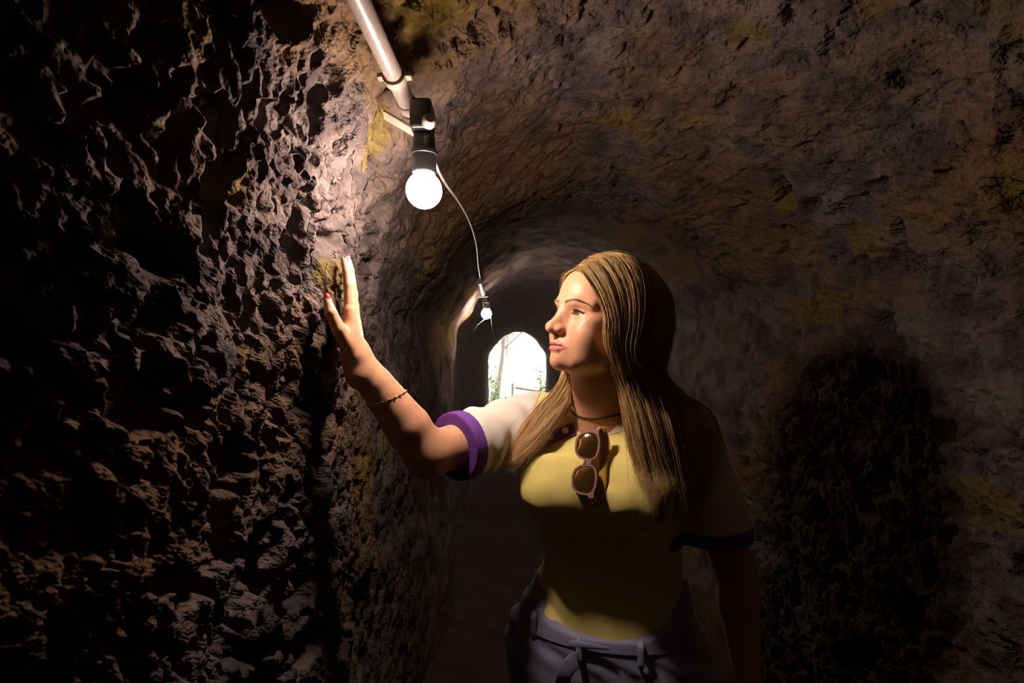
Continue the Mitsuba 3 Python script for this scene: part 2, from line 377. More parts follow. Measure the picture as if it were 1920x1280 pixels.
# rock mass added as a closed shell against sky light, open at the mouth
from shapely.geometry import Polygon
mx, mz, mnx, mnz = profile(30, 60)
mouth = Polygon(np.stack([float(tunnel_axis(10.6)) + mx * 1.10 - 0.0, CAMZ + mz * 1.0 + 0.05 * mnz], -1)).buffer(0)
face = Polygon([(-4.5, -0.6), (5, -0.6), (5, 5.2), (-4.5, 5.2)]).difference(mouth)
fc = trimesh.creation.extrude_polygon(face, 0.15, engine='earcut')
fc.apply_transform(np.array([[1, 0, 0, 0], [0, 0, 1, 10.70], [0, 1, 0, 0], [0, 0, 0, 1.0]]))
sides = [trimesh.creation.box(bounds=b) for b in (((-4.5, -5, -0.6), (-4.3, 10.84, 5.2)), ((4.8, -5, -0.6), (5, 10.84, 5.2)), ((-4.5, -5, 5.0), (5, 10.84, 5.2)), ((-4.5, -5.2, -0.6), (5, -5, 5.2)), ((-4.5, -5, -0.6), (5, 10.84, -0.4)))]
fc.invert()
obj('sky_block_rock', join(fc, *sides), 'rock', smooth=False); labels['sky_block_rock'] = {'kind': 'structure', 'label': 'rock mass round the tunnel, added as a closed shell to block sky light'}

# ---------------------------------------------------------------- lamps, conduit, cable
mat('conduit_plastic', (0.20, 0.165, 0.155), 0.32)
mat('clamp_plastic', (0.24, 0.20, 0.165), 0.45)
mat('black_plastic', (0.018, 0.017, 0.018), 0.35)
mat('cable_sheath', (0.22, 0.20, 0.20), 0.4)
mat('zinc', (0.5, 0.47, 0.42), 0.35, metallic=0.8)
scene['lamp_glass'] = {'type': 'roughplastic', 'diffuse_reflectance': rgb(0.8, 0.8, 0.8), 'alpha': 0.1}
def a60(r, n=18):
    """globe bulb outline, tip at -r below its centre, neck upwards"""
    a = np.linspace(-np.pi / 2, 0.88, n)
    pr = [(max(r * math.cos(t), 1e-5), r * math.sin(t)) for t in a]
    pr += [(r * 0.55, r * 0.86), (r * 0.48, r * 0.98), (r * 0.46, r * 1.1)]
    return pr
def lamp(key, c, r, label, tilt=(0, 0, 1)):
    thing(key, label, 'lamp', 'bulbs hung along the left wall')
    k = obj('bulb', lathe(a60(r), c, tilt), 'lamp_glass', key)
    scene[k]['emitter'] = {'type': 'area', 'radiance': rgb(*BULB_RADIANCE)}
    labels[k] = {'label': 'glowing white globe bulb'}
    q = [(r * 0.35, r * 0.90), (r * 0.60, r * 0.91), (r * 0.66, r * 1.0), (r * 0.68, r * 1.9), (r * 0.73, r * 1.95), (r * 0.74, r * 2.15), (r * 0.66, r * 2.2),
         (r * 0.60, r * 2.9), (r * 0.42, r * 3.25), (r * 0.30, r * 3.3), (r * 0.28, r * 3.8), (1e-5, r * 3.82)]
    obj('lamp_holder', lathe(q, c, tilt), 'black_plastic', key, smooth=35)
    return key
B1 = P(795, 357, 0.912); B2 = P(912, 588, 3.05)
lamp('bulb_lamp', B1, 0.031, 'lit globe bulb in a black holder, the large near one beside the grey conduit')
lamp('bulb_lamp_001', B2, 0.031, 'lit globe bulb in a black holder, the small far one next to the tunnel mouth')
labels['bulb_lamp'].pop('group'); labels['bulb_lamp_001'].pop('group')
# near conduit
def conduit(key, a, b, r, label, clamps, cap=True):
    thing(key, label, 'conduit')
    a, b = np.array(a), np.array(b); d = (b - a) / np.linalg.norm(b - a)
    pts = a + np.linspace(0, 1, 24)[:, None] * (b - a)
    obj('pipe', tube(pts, r, 28), 'conduit_plastic', key, smooth=40)
    for t in clamps:
        c = a + t * (b - a)
        ring = tube([c - d * 0.008, c - d * 0.0075, c + d * 0.0075, c + d * 0.008], [r * 1.08, r * 1.28, r * 1.28, r * 1.08], 28)
        out = np.cross(d, [0, 0, 1.0]); out /= np.linalg.norm(out); upv = np.cross(out, d)
        lug = rbox((0.008, 0.014, 0.014), 0.002)
        M = np.eye(4); M[:3, 0], M[:3, 1], M[:3, 2] = upv, d, out
        parts = [ring]
        for s in (-1, 1):
            M2 = M.copy(); M2[:3, 3] = c + out * s * (r * 1.25 + 0.002); parts.append(lug.copy().apply_transform(M2))
        obj('clamp', join(*parts), 'clamp_plastic', key, smooth=40)
    if cap:
        cp = tube([b - d * 0.030, b - d * 0.029, b - d * 0.002, b], [r * 1.0, r * 1.16, r * 1.16, r * 0.9], 28)
        obj('coupling', cp, 'conduit_plastic', key, smooth=40)
    return d
c0, c1 = PIPE_A, PIPE_B
conduit('conduit', c1, c0, 0.0148, 'grey plastic conduit pipe clamped to the vault above the near bulb', [0.70], True)
# bracket strip that the near conduit ends on
thing('bracket', 'pale strip bracket under the end of the near conduit', 'bracket')
br = rbox((0.062, 0.022, 0.005), 0.0015); M = np.eye(4)
bd = P(772, 244, 0.94) - P(722, 215, 0.94); bd /= np.linalg.norm(bd)
M[:3, 0] = bd; M[:3, 1] = np.cross([0, 0.25, 1.0], bd) / np.linalg.norm(np.cross([0, 0.25, 1.0], bd)); M[:3, 2] = np.cross(M[:3, 0], M[:3, 1]); M[:3, 3] = P(748, 231, 0.95)
obj('plate', br.apply_transform(M), 'clamp_plastic', 'bracket', smooth=40)
sc = lathe([(1e-5, 0.0), (0.005, 0.0), (0.005, 0.002), (0.003, 0.004), (1e-5, 0.0042)], M[:3, 3] - M[:3, 0] * 0.018 + M[:3, 2] * 0.002, M[:3, 2], 16)
obj('screw', sc, 'zinc', 'bracket', smooth=40)
# dark junction box between conduit and holder
thing('junction_box', 'small black junction box above the near bulb', 'junction box')
jb = rbox((0.036, 0.05, 0.05), 0.006); jb.apply_translation(P(792, 222, 0.905))
obj('box', jb, 'black_plastic', 'junction_box', smooth=40)
gl = lathe([(1e-5, 0), (0.011, 0), (0.011, 0.012), (0.008, 0.016), (1e-5, 0.016)], P(803, 232, 0.882), (0.3, -0.9, 0.2), 20)
obj('gland', gl, 'clamp_plastic', 'junction_box', smooth=40)
# sagging cable from the near lamp on to the next conduit
thing('power_cable', 'thin grey cable sagging from the near bulb to the far conduit', 'cable')
cpts = catmull([P(800, 250, 0.915), P(813, 300, 0.97), P(836, 345, 1.10), P(862, 381, 1.25), P(882, 420, 1.5), P(893, 460, 1.85), P(896, 495, 2.2), P(902, 532, 2.75)], 60)
obj('sheath', tube(cpts, 0.0032, 8), 'cable_sheath', 'power_cable')
# far conduit, bracket and stay
conduit('conduit_001', P(899, 527, 2.62), P(905, 549, 2.95), 0.0148, 'short grey plastic conduit above the far bulb', [], True)
thing('bracket_001', 'pale strip bracket above the far bulb', 'bracket')
br = rbox((0.055, 0.022, 0.006), 0.0015); br.apply_translation(P(906, 556, 3.0)); obj('plate', br, 'clamp_plastic', 'bracket_001', smooth=40)
thing('wall_stay', 'thin pale stay running from the left wall up to the far bulb', 'stay')
obj('rod', tube(catmull([P(888, 620, 2.98), P(897, 608, 3.0), P(911, 597, 3.04)], 12), 0.0035, 8), 'clamp_plastic', 'wall_stay')
thing('power_cable_001', 'short end of cable hanging beyond the far bulb', 'cable')
obj('sheath', tube(catmull([P(917, 570, 3.08), P(921, 600, 3.2), P(924, 622, 3.4), P(928, 634, 3.7)], 20), 0.0035, 8), 'cable_sheath', 'power_cable_001')

# ---------------------------------------------------------------- the woman
thing('person', 'woman with long blonde hair in a yellow and white tee touching the tunnel wall', 'person')
# --- head, in its own frame: x her left, y forward, z up, origin between the eyes' level and the ears
HS = 1.045
def unit(v): v = np.asarray(v, float); return v / np.linalg.norm(v)
ya, pi_, ro = math.radians(27), math.radians(9), math.radians(5)
hf = np.array([-math.cos(ya) * math.cos(pi_), -math.sin(ya) * math.cos(pi_), math.sin(pi_)])
hl = unit(np.cross([0, 0, 1], hf)); hu = np.cross(hl, hf) * -1
hu = np.cross(hf, hl) * -1 if np.dot(np.cross(hf, hl), [0, 0, 1]) < 0 else np.cross(hf, hl)
hl, hu = hl * math.cos(ro) - hu * math.sin(ro), hu * math.cos(ro) + hl * math.sin(ro)
HR = np.stack([hl, hf, hu], 1)                               # columns: the head's axes
HC = P(1130, 596, 1.085)
def H(x, y, z): return HC + HR @ (np.array([x, y, z]) * HS)
EYE = np.array([0.0315, 0.0685, -0.0075]); EYR = 0.0122
def lid_top(u): return 0.0047 * np.clip(1 - (u / 0.0148) ** 2, -1, 1) ** 1.0 + 0.0002
def lid_low(u): return -0.0031 * np.clip(1 - ((u - 0.001) / 0.0150) ** 2, -1, 1)
def head_local(q):
    X = np.abs(q[..., 0]); pm = np.stack([X, q[..., 1], q[..., 2]], -1)
    d = smin(ell(q, (0, -0.008, 0.032), (0.074, 0.096, 0.078)), ell(q, (0, 0.028, -0.028), (0.061, 0.058, 0.086)), 0.03)
    d = smin(d, ell(q, (0, 0.050, 0.036), (0.050, 0.040, 0.046)), 0.02)
    d = smin(d, chain(pm, [(.051, -.002, -.044), (.043, .018, -.072), (.020, .062, -.094), (.0, .075, -.0985)], [.014, .014, .0130, .0145], .012), 0.030)
    d = smin(d, ell(q, (0, 0.0825, -0.0960), (0.0165, 0.0135, 0.0135)), 0.016)
    d = smin(d, ell(pm, (0.039, 0.060, -0.038), (0.024, 0.022, 0.026)), 0.016)
    d = smin(d, ell(pm, (0.043, 0.036, -0.058), (0.021, 0.034, 0.032)), 0.032)
    d = smin(d, ell(pm, (0.051, 0.048, -0.018), (0.016, 0.025, 0.013)), 0.014)
    d = smin(d, ell(q, (0, 0.0655, -0.067), (0.032, 0.031, 0.030)), 0.014)
    d = smin(d, chain(pm, [(.008, .0855, .011), (.030, .0815, .012), (.049, .064, .010)], [.0075, .0080, .0075], .008), 0.014)
    d = smax(d, -ell(pm, (0.0330, 0.0945, -0.0085), (0.0185, 0.0145, 0.0115)), 0.014)
    # nose
    n = chain(q, [(0, .0835, .010), (0, .0925, -.010), (0, .1085, -.0355)], [.0068, .0074, .0088], .008)
    n = smin(n, chain(q, [(0, .074, .006), (0, .080, -.014), (0, .088, -.035)], [.0105, .0120, .0145], .008), .012)
    n = smin(n, sph(q, (0, .1110, -.0390), .0102), .006)
    n = smin(n, ell(pm, (.0122, .0985, -.0405), (.0076, .0105, .0078)), .006)
    n = smin(n, cone(q, (0, .1095, -.0445), (0, .0970, -.0490), .0052, .0060), .005)
    d = smin(d, n, 0.011)
    d = smax(d, -ell(pm, (.0068, .1030, -.0500), (.0040, .0062, .0042)), .003)
    # eyelids round the eyeball, then the almond opening
    e = pm - vec(*EYE); u, v = e[..., 0], e[..., 2] - 0.06 * e[..., 0]
    lid = np.linalg.norm(e, axis=-1) - (EYR + 0.0017)
    d = smin(d, lid, 0.0065)
    t, l = lid_top(u), lid_low(u)
    op = np.maximum(np.maximum(v - t, l - v), 0.0035 - e[..., 1])
    d = smax(d, -op, 0.0012)
    crease = np.exp(-((v - t - 0.0034) / 0.0011) ** 2) * (np.abs(u) < 0.017) * np.exp(-(u / 0.013) ** 4) * (e[..., 1] > 0.002)
    d = d + 0.0011 * crease
    # lips
    lu = chain(pm, [(0, .0972, -.0668), (.0075, .0970, -.0662), (.0145, .0936, -.0682), (.0255, .0832, -.0700)], [.0042, .0046, .0038, .0014], .004)
    ll = chain(pm, [(0, .0953, -.0766), (.0100, .0938, -.0760), (.0245, .0832, -.0710)], [.0056, .0050, .0014], .004)
    lips = np.minimum(lu, ll)
    d = smin(d, lips, 0.0045)
    mz = -0.0712 + 0.0010 * np.cos(X / 0.006) * np.exp(-X / 0.012) + 0.16 * np.maximum(X - .014, 0)
    d = d + 0.0020 * np.exp(-((q[..., 2] - mz) / 0.0015) ** 2) * (X < 0.025) * sst(0.0245, 0.014, X) * (q[..., 1] > 0.07)
    d = d + 0.0010 * np.exp(-(q[..., 0] / 0.0028) ** 2 - ((q[..., 2] + 0.0550) / 0.005) ** 2) * (q[..., 1] > 0.08)       # philtrum
    ear = smin(ell(pm, (.0715, -.012, -.016), (.0060, .016, .028)), ell(pm, (.067, -.004, -.036), (.007, .009, .011)), .006)
    return smin(d, ear, 0.012)
def head_sdf(p): return head_local(((p - HC.astype(np.float32)) @ HR.astype(np.float32)) / np.float32(HS)) * np.float32(HS)
# --- torso frame: TL her left, TF forward
psi = math.radians(15)
TF = np.array([-math.sin(psi), -math.cos(psi), 0]); TL = np.array([math.cos(psi), -math.sin(psi), 0])
TC = np.array([0.196, 1.178, 0.0]); TR = np.stack([TL, TF, [0, 0, 1.0]], 1).astype(np.float32)
def Tq(p): return (p - TC.astype(np.float32)) @ TR
def TW(x, y, z): return TC + TR.astype(float) @ np.array([x, y, z])
SHR, SHL = TW(-0.160, 0.0, CAMZ - 0.140), TW(0.165, 0.0, CAMZ - 0.150)
ELR, WRR = P(802, 852, 1.000), P(669, 672, 0.940)
ELL_, WRL = np.array([0.470, 1.140, CAMZ - 0.435]), np.array([0.474, 1.085, CAMZ - 0.650])
NB, NT = np.array([0.188, 1.162, CAMZ - 0.150]), H(0, -0.022, -0.055)
def torso_local(q, soft=0.0):
    X = np.abs(q[..., 0]); pm = np.stack([X, q[..., 1], q[..., 2]], -1); z = CAMZ
    d = ell(q, (0, -0.005, z - 0.27), (0.158, 0.108, 0.20))
    d = smin(d, ell(q, (0.016, -0.028, z - 0.46), (0.144, 0.098, 0.20)), 0.06)
    d = smin(d, ell(q, (0.0, -0.020, z - 0.63), (0.206, 0.118, 0.15)), 0.07)
    d = smin(d, ell(q, (0.005, 0.006, z - 0.57), (0.115, 0.070, 0.100)), 0.05)
    d = smin(d, ell(pm, (0.080, 0.102, z - 0.256), (0.079, 0.077, 0.072)), 0.035)
    d = smin(d, cone(pm, (0.03, -0.01, z - 0.115), (0.165, -0.005, z - 0.150), 0.050, 0.050), 0.05)
    d = smin(d, cone(pm, (0.07, 0.03, z - 0.17), (0.15, 0.02, z - 0.165), 0.045, 0.045), 0.05)
    d = smin(d, ell(pm, (0.09, -0.075, z - 0.65), (0.10, 0.085, 0.11)), 0.05)
    return d
def arm_r(p, extra=0.0):
    m = 0.5 * (SHR + ELR)
    d = chain(p, [SHR, m, ELR], [0.056 + extra, 0.049 + extra, 0.041 + extra], 0.002)
    f1 = ELR + 0.32 * (WRR - ELR) + np.array([0.004, 0.0, -0.004])
    f2 = ELR + 0.75 * (WRR - ELR)
    return smin(d, chain(p, [ELR, f1, f2, WRR], [0.040, 0.0420, 0.031, 0.0245], 0.004), 0.02)
def arm_l(p, extra=0.0):
    m = 0.5 * (SHL + ELL_)
    d = chain(p, [SHL, m, ELL_], [0.056 + extra, 0.049 + extra, 0.040 + extra], 0.002)
    f1 = ELL_ + 0.3 * (WRL - ELL_)
    return smin(d, chain(p, [ELL_, f1, WRL], [0.040, 0.041, 0.0255], 0.015), 0.02)
HIPR, HIPL = TW(-0.114, -0.025, 0.76), TW(0.112, -0.025, 0.76)
KNR, KNL = TW(-0.095, 0.0, 0.46), TW(0.105, -0.005, 0.46)
ANR, ANL = TW(-0.095, -0.02, 0.085), TW(0.115, -0.02, 0.085)
def legs(p, e=0.0):
    d = None
    for hp, kn, an in ((HIPR, KNR, ANR), (HIPL, KNL, ANL)):
        a = chain(p, [hp, kn, kn + 0.3 * (an - kn) + np.array([0, 0.012, 0]), an], [0.088 + e, 0.058 + e, 0.054 + e, 0.036 + e], 0.03)
        d = a if d is None else np.minimum(d, a)
    return d
def feet(p, e=0.0, lift=0.0):
    d = None
    for an in (ANR, ANL):
        toe = an + TF * 0.145; toe[2] = 0.030 + lift; heel = an - TF * 0.035; heel[2] = 0.036 + lift; bal = an + TF * 0.09; bal[2] = 0.036 + lift
        a = chain(p, [heel, an + TF * 0.02 + np.array([0, 0, -0.03]), bal, toe], [0.030 + e, 0.034 + e, 0.033 + e, 0.022 + e], 0.03)
        d = a if d is None else np.minimum(d, a)
    return d
# --- hands: u along the fingers, n out of the palm, t towards the thumb
class Hand:
    def __init__(self, wrist, u, n, scale, curl, thumb, spread=1.0):
        self.w = np.asarray(wrist, float); self.u = unit(u); n = np.asarray(n, float); self.n = unit(n - self.u * (n @ self.u))
        self.t = np.cross(self.u, self.n); self.s = scale; self.flip = 1.0
        self.curl, self.thumb, self.spread = curl, thumb, spread
    def pt(self, u, n, t): return self.w + self.s * (u * self.u + n * self.n + self.flip * t * self.t)
    def fingers(self):
        out = []
        for k, (ku, kt, fan, L) in enumerate(((.086, .0255, 7, (.041, .025, .021)), (.089, .0060, 1, (.045, .029, .022)), (.084, -.0130, -4, (.041, .027, .022)), (.076, -.0305, -11, (.032, .020, .019)))):
            a = math.radians(fan * self.spread); p = np.array([ku, -0.001, kt]); pts = [self.pt(*p)]; b = 0.0
            for l, c in zip(L, self.curl[k]):
                b += math.radians(c)
                p = p + l * np.array([math.cos(b) * math.cos(a), math.sin(b), math.cos(b) * math.sin(a)]); pts.append(self.pt(*p))
            out.append((pts, [r * self.s * (0.86 if k == 3 else 1) for r in (.0096, .0084, .0075, .0060)]))
        out.append(([self.pt(*q) for q in self.thumb], [r * self.s for r in (.0150, .0120, .0098, .0072)]))
        return out
    def sdf(self, p):
        d = None
        for (ku, kt, r) in ((.080, .0245, .0120), (.083, .0060, .0118), (.079, -.0130, .0112), (.072, -.0290, .0105)):
            c = cone(p, self.pt(.006, 0, kt * 0.62), self.pt(ku, 0, kt), .0145 * self.s, r * self.s)
            d = c if d is None else smin(d, c, .010)
        d = smin(d, ell(p, self.pt(.034, .010, .020), np.array([.027, .015, .018]) * self.s, np.stack([self.u, self.n, self.t], 1)), .012)
        d = smin(d, ell(p, self.pt(.040, .008, -.022), np.array([.034, .012, .014]) * self.s, np.stack([self.u, self.n, self.t], 1)), .012)
        d = smin(d, cone(p, self.pt(-.03, 0, 0), self.pt(.012, 0, 0), .0240 * self.s, .0235 * self.s), .014)
        for pts, rad in self.fingers():
            f = chain(p, pts, rad, .003)
            d = smin(d, f, .005)
        return d
    def nails(self):
        out = []
        for k, (pts, rad) in enumerate(self.fingers()):
            ax = unit(pts[-1] - pts[-2]); back = -self.n if k < 4 else unit(self.flip * self.t * 0.8 - self.n * 0.55)
            back = unit(back - ax * (back @ ax)); side = np.cross(ax, back)
            r = rad[-1]; c = pts[-1] - ax * r * 0.1
            g = np.linspace(-1, 1, 9); A, B = np.meshgrid(np.linspace(-0.95, 1.35, 12), g, indexing='ij')
            w = 0.92 * np.clip(1 - np.clip(np.abs(A) - 0.55, 0, None) ** 2 * 0.9, 0.3, 1)
            ang = B * 0.95
            top = c + (A * r * 1.1)[..., None] * ax + (np.sin(ang) * r * w * 1.02)[..., None] * side + ((np.cos(ang) * r * 1.03 - 0.10 * r * np.abs(A) ** 2.5))[..., None] * back
            bot = top - back * 0.0012
            f = grid_faces(12, 9)
            v = np.vstack([top.reshape(-1, 3), bot.reshape(-1, 3)])
            edge = [i for i in range(9)] + [i * 9 + 8 for i in range(1, 12)] + [11 * 9 + i for i in range(7, -1, -1)] + [i * 9 for i in range(10, 0, -1)]
            e = np.array(edge); e2 = np.roll(e, -1)
            f = np.vstack([f, f[:, ::-1] + 108, np.stack([e, e2, e2 + 108], -1), np.stack([e, e2 + 108, e + 108], -1)])
            m = trimesh.Trimesh(v, f, process=False); m.fix_normals(); out.append(m)
        return out
hand_r = Hand(WRR, P(651, 505, 0.962) - WRR, (-1, -0.12, 0.0), 0.985, ((-4, 5, 4), (-6, 6, 5), (-4, 6, 5), (-2, 6, 5)),
              ((.018, .008, .022), (.046, .018, .043), (.074, .026, .055), (.098, .030, .056)), 0.8)
hand_l = Hand(WRL, (0.02, -0.25, -1.0), (-1.0, 0.25, 0), 0.97, ((18, 22, 14), (22, 25, 15), (25, 26, 16), (28, 26, 16)),
              ((.018, .010, .022), (.045, .022, .040), (.070, .030, .046), (.092, .034, .044)))
if hand_l.t @ np.array([0, -1, 0]) < 0: hand_l.flip = -1.0
def body_sdf(p):
    d = smin(torso_local(Tq(p)), legs(p), 0.03)
    d = smin(d, cone(p, NB, NT, 0.058, 0.051), 0.035)
    d = smin(d, cone(p, NB + np.array([0, -0.01, -0.02]), H(0, 0.03, -0.085), 0.045, 0.030), 0.030)
    hd = np.full(len(p), 9.0, np.float32); m = p[:, 2] > CAMZ - 0.17
    if m.any(): hd[m] = head_sdf(p[m])
    d = smin(d, hd, 0.012)
    d = smin(d, arm_r(p), 0.03); d = smin(d, arm_l(p), 0.03)
    for hnd in (hand_r, hand_l):
        m = np.linalg.norm(p - hnd.w.astype(np.float32), axis=1) < 0.27
        if m.any():
            d[m] = smin(d[m], hnd.sdf(p[m]), 0.012)
    return smin(d, feet(p), 0.02)
body = surface_net(body_sdf, (-0.38, 0.78, -0.02), (0.60, 1.42, 1.72), 0.0045, 2)
def fine(mesh, cond, h):
    c = mesh.triangles_center; m = refine_where(mesh, cond(c))
    return m
def in_head(c): return (c[:, 2] > CAMZ - 0.06) & (c[:, 0] > -0.02)
def in_hand(c): return ((c - hand_r.w) @ hand_r.u > -0.01) & (np.linalg.norm(c - hand_r.w, axis=1) < 0.25)
def in_face(c):
    q = (c - HC) @ HR / HS
    return (q[:, 1] > 0.045) & (q[:, 2] > -0.12) & (q[:, 2] < 0.05) & (np.abs(q[:, 0]) < 0.06)
for cond in (lambda c: in_head(c) | in_hand(c), in_face):
    body = refine_where(body, cond(body.triangles_center))
    v = np.array(body.vertices); m = np.zeros(len(v), bool); m[body.faces[cond(body.triangles_center)]] = True
    v[m] = newton(body_sdf, v[m], 0.003, 2); body = trimesh.Trimesh(v, body.faces, process=False)
# skin: colour by place on the body (lips, cheeks, nose and knuckles are redder)
bv = np.asarray(body.vertices); q = (bv - HC) @ HR / HS; X = np.abs(q[:, 0])
col = np.tile([0.48, 0.250, 0.148], (len(bv), 1)) * (0.94 + 0.12 * meshkit.fbm(bv * 60, 3, 5))[:, None]
fm = (np.linalg.norm(q, axis=1) < 0.2)
def tint(w, c):
    w = w * fm; col[:] = col * (1 - w[:, None]) + np.array(c) * w[:, None]
tint(0.45 * np.exp(-((X - 0.040) / 0.018) ** 2 - ((q[:, 2] + 0.034) / 0.018) ** 2) * (q[:, 1] > 0.03), (0.50, 0.19, 0.125))
tint(0.35 * np.exp(-(X / 0.014) ** 2 - ((q[:, 2] + 0.036) / 0.012) ** 2) * (q[:, 1] > 0.08), (0.50, 0.20, 0.135))
ub = -0.0622 - 0.0010 * np.cos(X / 0.0040) * (X < 0.014) - 0.26 * np.clip(X - 0.0075, 0, None) - 0.0006
lb = -0.0822 + 0.55 * np.clip(X - 0.010, 0, None) * 0.62
lip = sst(0.0, 0.0016, ub - q[:, 2]) * sst(0.0, 0.0018, q[:, 2] - lb) * sst(0.0275, 0.0245, X) * (q[:, 1] > 0.07) * (np.abs(q[:, 2] + 0.072) < 0.02)
tint(0.85 * lip, (0.50, 0.125, 0.115))
lidm = np.exp(-((q[:, 2] + 0.0015) / 0.006) ** 2) * np.exp(-((X - 0.0315) / 0.016) ** 4) * (q[:, 1] > 0.06)
tint(0.35 * lidm, (0.38, 0.19, 0.15))
scene['skin'] = {'type': 'twosided', 'bsdf': {'type': 'principled', 'base_color': {'type': 'mesh_attribute', 'name': 'vertex_color'}, 'roughness': 0.46, 'specular': 0.38}}
obj('body', body, 'skin', 'person', True, color=np.clip(col, 0, 1))
# eyes, lashes, brows, nails
mat('eye_white', (0.62, 0.58, 0.55), 0.12, specular=0.6); mat('iris', (0.075, 0.07, 0.045), 0.08, specular=0.7); mat('pupil', (0.006, 0.006, 0.006), 0.06, specular=0.7)
mat('lash', (0.03, 0.02, 0.016), 0.6); mat('brow_hair', (0.17, 0.10, 0.06), 0.6)
mat('nail_polish', (0.42, 0.012, 0.045), 0.12, specular=0.7, clearcoat=0.6)
gaze = unit([0.10, 1.0, 0.16])
def local_mesh(m):
    m = m.copy(); m.vertices = HC + (np.asarray(m.vertices) * HS) @ HR.T; return m
brng = np.random.default_rng(21)
for s in (1, -1):
    e = EYE * [s, 1, 1]
    eb = obj('eyeball', local_mesh(trimesh.creation.icosphere(4, EYR).apply_translation(e)), 'eye_white', 'person')
    cap = lathe([(1e-5, 0.0009), (0.003, 0.0007), (0.0046, 0.0002), (0.0058, -0.0009), (0.0060, -0.0018)], (0, 0, 0), (0, 0, 1), 30)
    g = gaze
    M = trimesh.geometry.align_vectors([0, 0, 1], g); M[:3, 3] = e + g * (EYR * 0.992)
    k = obj('iris', local_mesh(cap.copy().apply_transform(M)), 'iris', eb)
    pu = lathe([(1e-5, 0.0011), (0.0018, 0.00098), (0.0021, 0.0007)], (0, 0, 0), (0, 0, 1), 20)
    obj('pupil', local_mesh(pu.apply_transform(M)), 'pupil', eb)
    hairs = []
    for i in range(64):
        u = -0.0135 + 0.0285 * i / 63; uu = u; v = lid_top(np.array(uu)) + 0.06 * uu + 0.0004
        yy = math.sqrt(max((EYR + 0.0022) ** 2 - uu * uu - float(v) ** 2, 1e-8))
        b = e + np.array([s * uu, yy, float(v)])
        ln = 0.0060 * (0.65 + 0.5 * (u + 0.0135) / 0.0285) * brng.uniform(0.8, 1.1); out = np.array([s * (0.15 + 0.5 * (u / 0.014)), 1.0, 0.05])
        hairs.append(tube(np.array([b - out * 0.0006, b + out * ln * 0.5, b + out * ln * 0.85 + np.array([0, 0, ln * 0.45])]), [0.00045, 0.00035, 0.00012], 4))
    obj('eyelash', local_mesh(join(*hairs)), 'lash', 'person')
    t = brng.uniform(0, 1, 240); x = 0.010 + 0.042 * t; zc = 0.0100 + 0.0060 * np.sin(np.minimum(t * 1.25, 1.3) * math.pi * 0.55) - 0.010 * np.maximum(t - 0.62, 0)
    z = zc + brng.normal(0, 1, 240) * 0.0015 * (1.05 - 0.7 * t)
    p0 = HC + (np.stack([s * x, 0.10 - 10 * x * x, z], -1) * HS) @ HR.T
    p0 = newton(body_sdf, p0, 0.03, 5); hairs = []
    for i in range(240):
        d_ = HR @ unit([s * 0.8, -0.25, 0.55 - 0.85 * t[i]]); nrm = HR @ unit([s * x[i] * 8, 1, 0.3]); ln = brng.uniform(0.005, 0.008)
        hairs.append(tube(np.array([p0[i] - nrm * 0.0003, p0[i] + d_ * ln * 0.5 + nrm * 0.0010, p0[i] + d_ * ln + nrm * 0.0002]), [0.00024, 0.0002, 0.0001], 4))
    obj('eyebrow', join(*hairs), 'brow_hair', 'person')
for m in hand_r.nails() + hand_l.nails(): obj('fingernail', m, 'nail_polish', 'person')

# --- clothes
mat('yellow_jersey', (0.68, 0.58, 0.19), 0.85, sheen=0.3, specular=0.2); mat('white_jersey', (0.62, 0.57, 0.52), 0.85, sheen=0.3, specular=0.2)
mat('purple_jersey', (0.125, 0.045, 0.26), 0.8, sheen=0.3, specular=0.2); mat('pearl', (0.75, 0.66, 0.58), 0.15, specular=0.7, clearcoat=0.5)
def denim_color(p, n, uv):
    w = mikit.noise((p.x + p.z) * 900, (p.x - p.z) * 260, p.y * 300)
    return mikit.mix((0.16, 0.165, 0.30), (0.32, 0.33, 0.48), w * 0.6 + 0.3 * mikit.fbm(p.x * 25, p.y * 25, p.z * 25, 2))
mat('denim', mikit.proc(denim_color), 0.8, sheen=0.2); mat('shoe_leather', (0.06, 0.05, 0.05), 0.5); mat('shoe_sole', (0.5, 0.48, 0.45), 0.7)
UAR, UAL = unit(ELR - SHR), unit(ELL_ - SHL)
CUTL = unit(UAL + np.array([-0.02, 0, -1.2]))
LR, LL = np.linalg.norm(ELR - SHR), np.linalg.norm(ELL_ - SHL)
def along(p, a, d): return (p - a.astype(np.float32)) @ d.astype(np.float32)
FOLD_C, FOLD_D = P(1025, 1105, 1.06), unit([0.75, 0.0, 0.66])
def wrinkle(p):
    w = 0.0055 * (meshkit.fbm(p * np.array([9, 9, 7]), 2, 91) - 0.5)
    g = np.exp(-(((p - FOLD_C) ** 2) / np.array([0.07, 0.2, 0.10]) ** 2).sum(-1))
    w = w + 0.0062 * g * np.sin(along(p, FOLD_C, FOLD_D) / 0.0085 + 3 * (meshkit.noise(p * 14, 92) - 0.5))
    t = along(p, SHR, UAR)                                                            # folds round the raised sleeve
    s = sst(0.02, 0.08, t) * sst(LR * 0.72, LR * 0.6, t)
    w = w + 0.0040 * s * np.sin(t / 0.0095 + 5 * (meshkit.noise(p * 13, 93) - 0.5))
    w = w + 0.0040 * np.exp(-(((p - TW(-0.135, 0.03, CAMZ - 0.215)) ** 2) / 0.07 ** 2).sum(-1)) * np.sin((p[..., 0] * 0.8 + p[..., 2]) / 0.009)
    return w
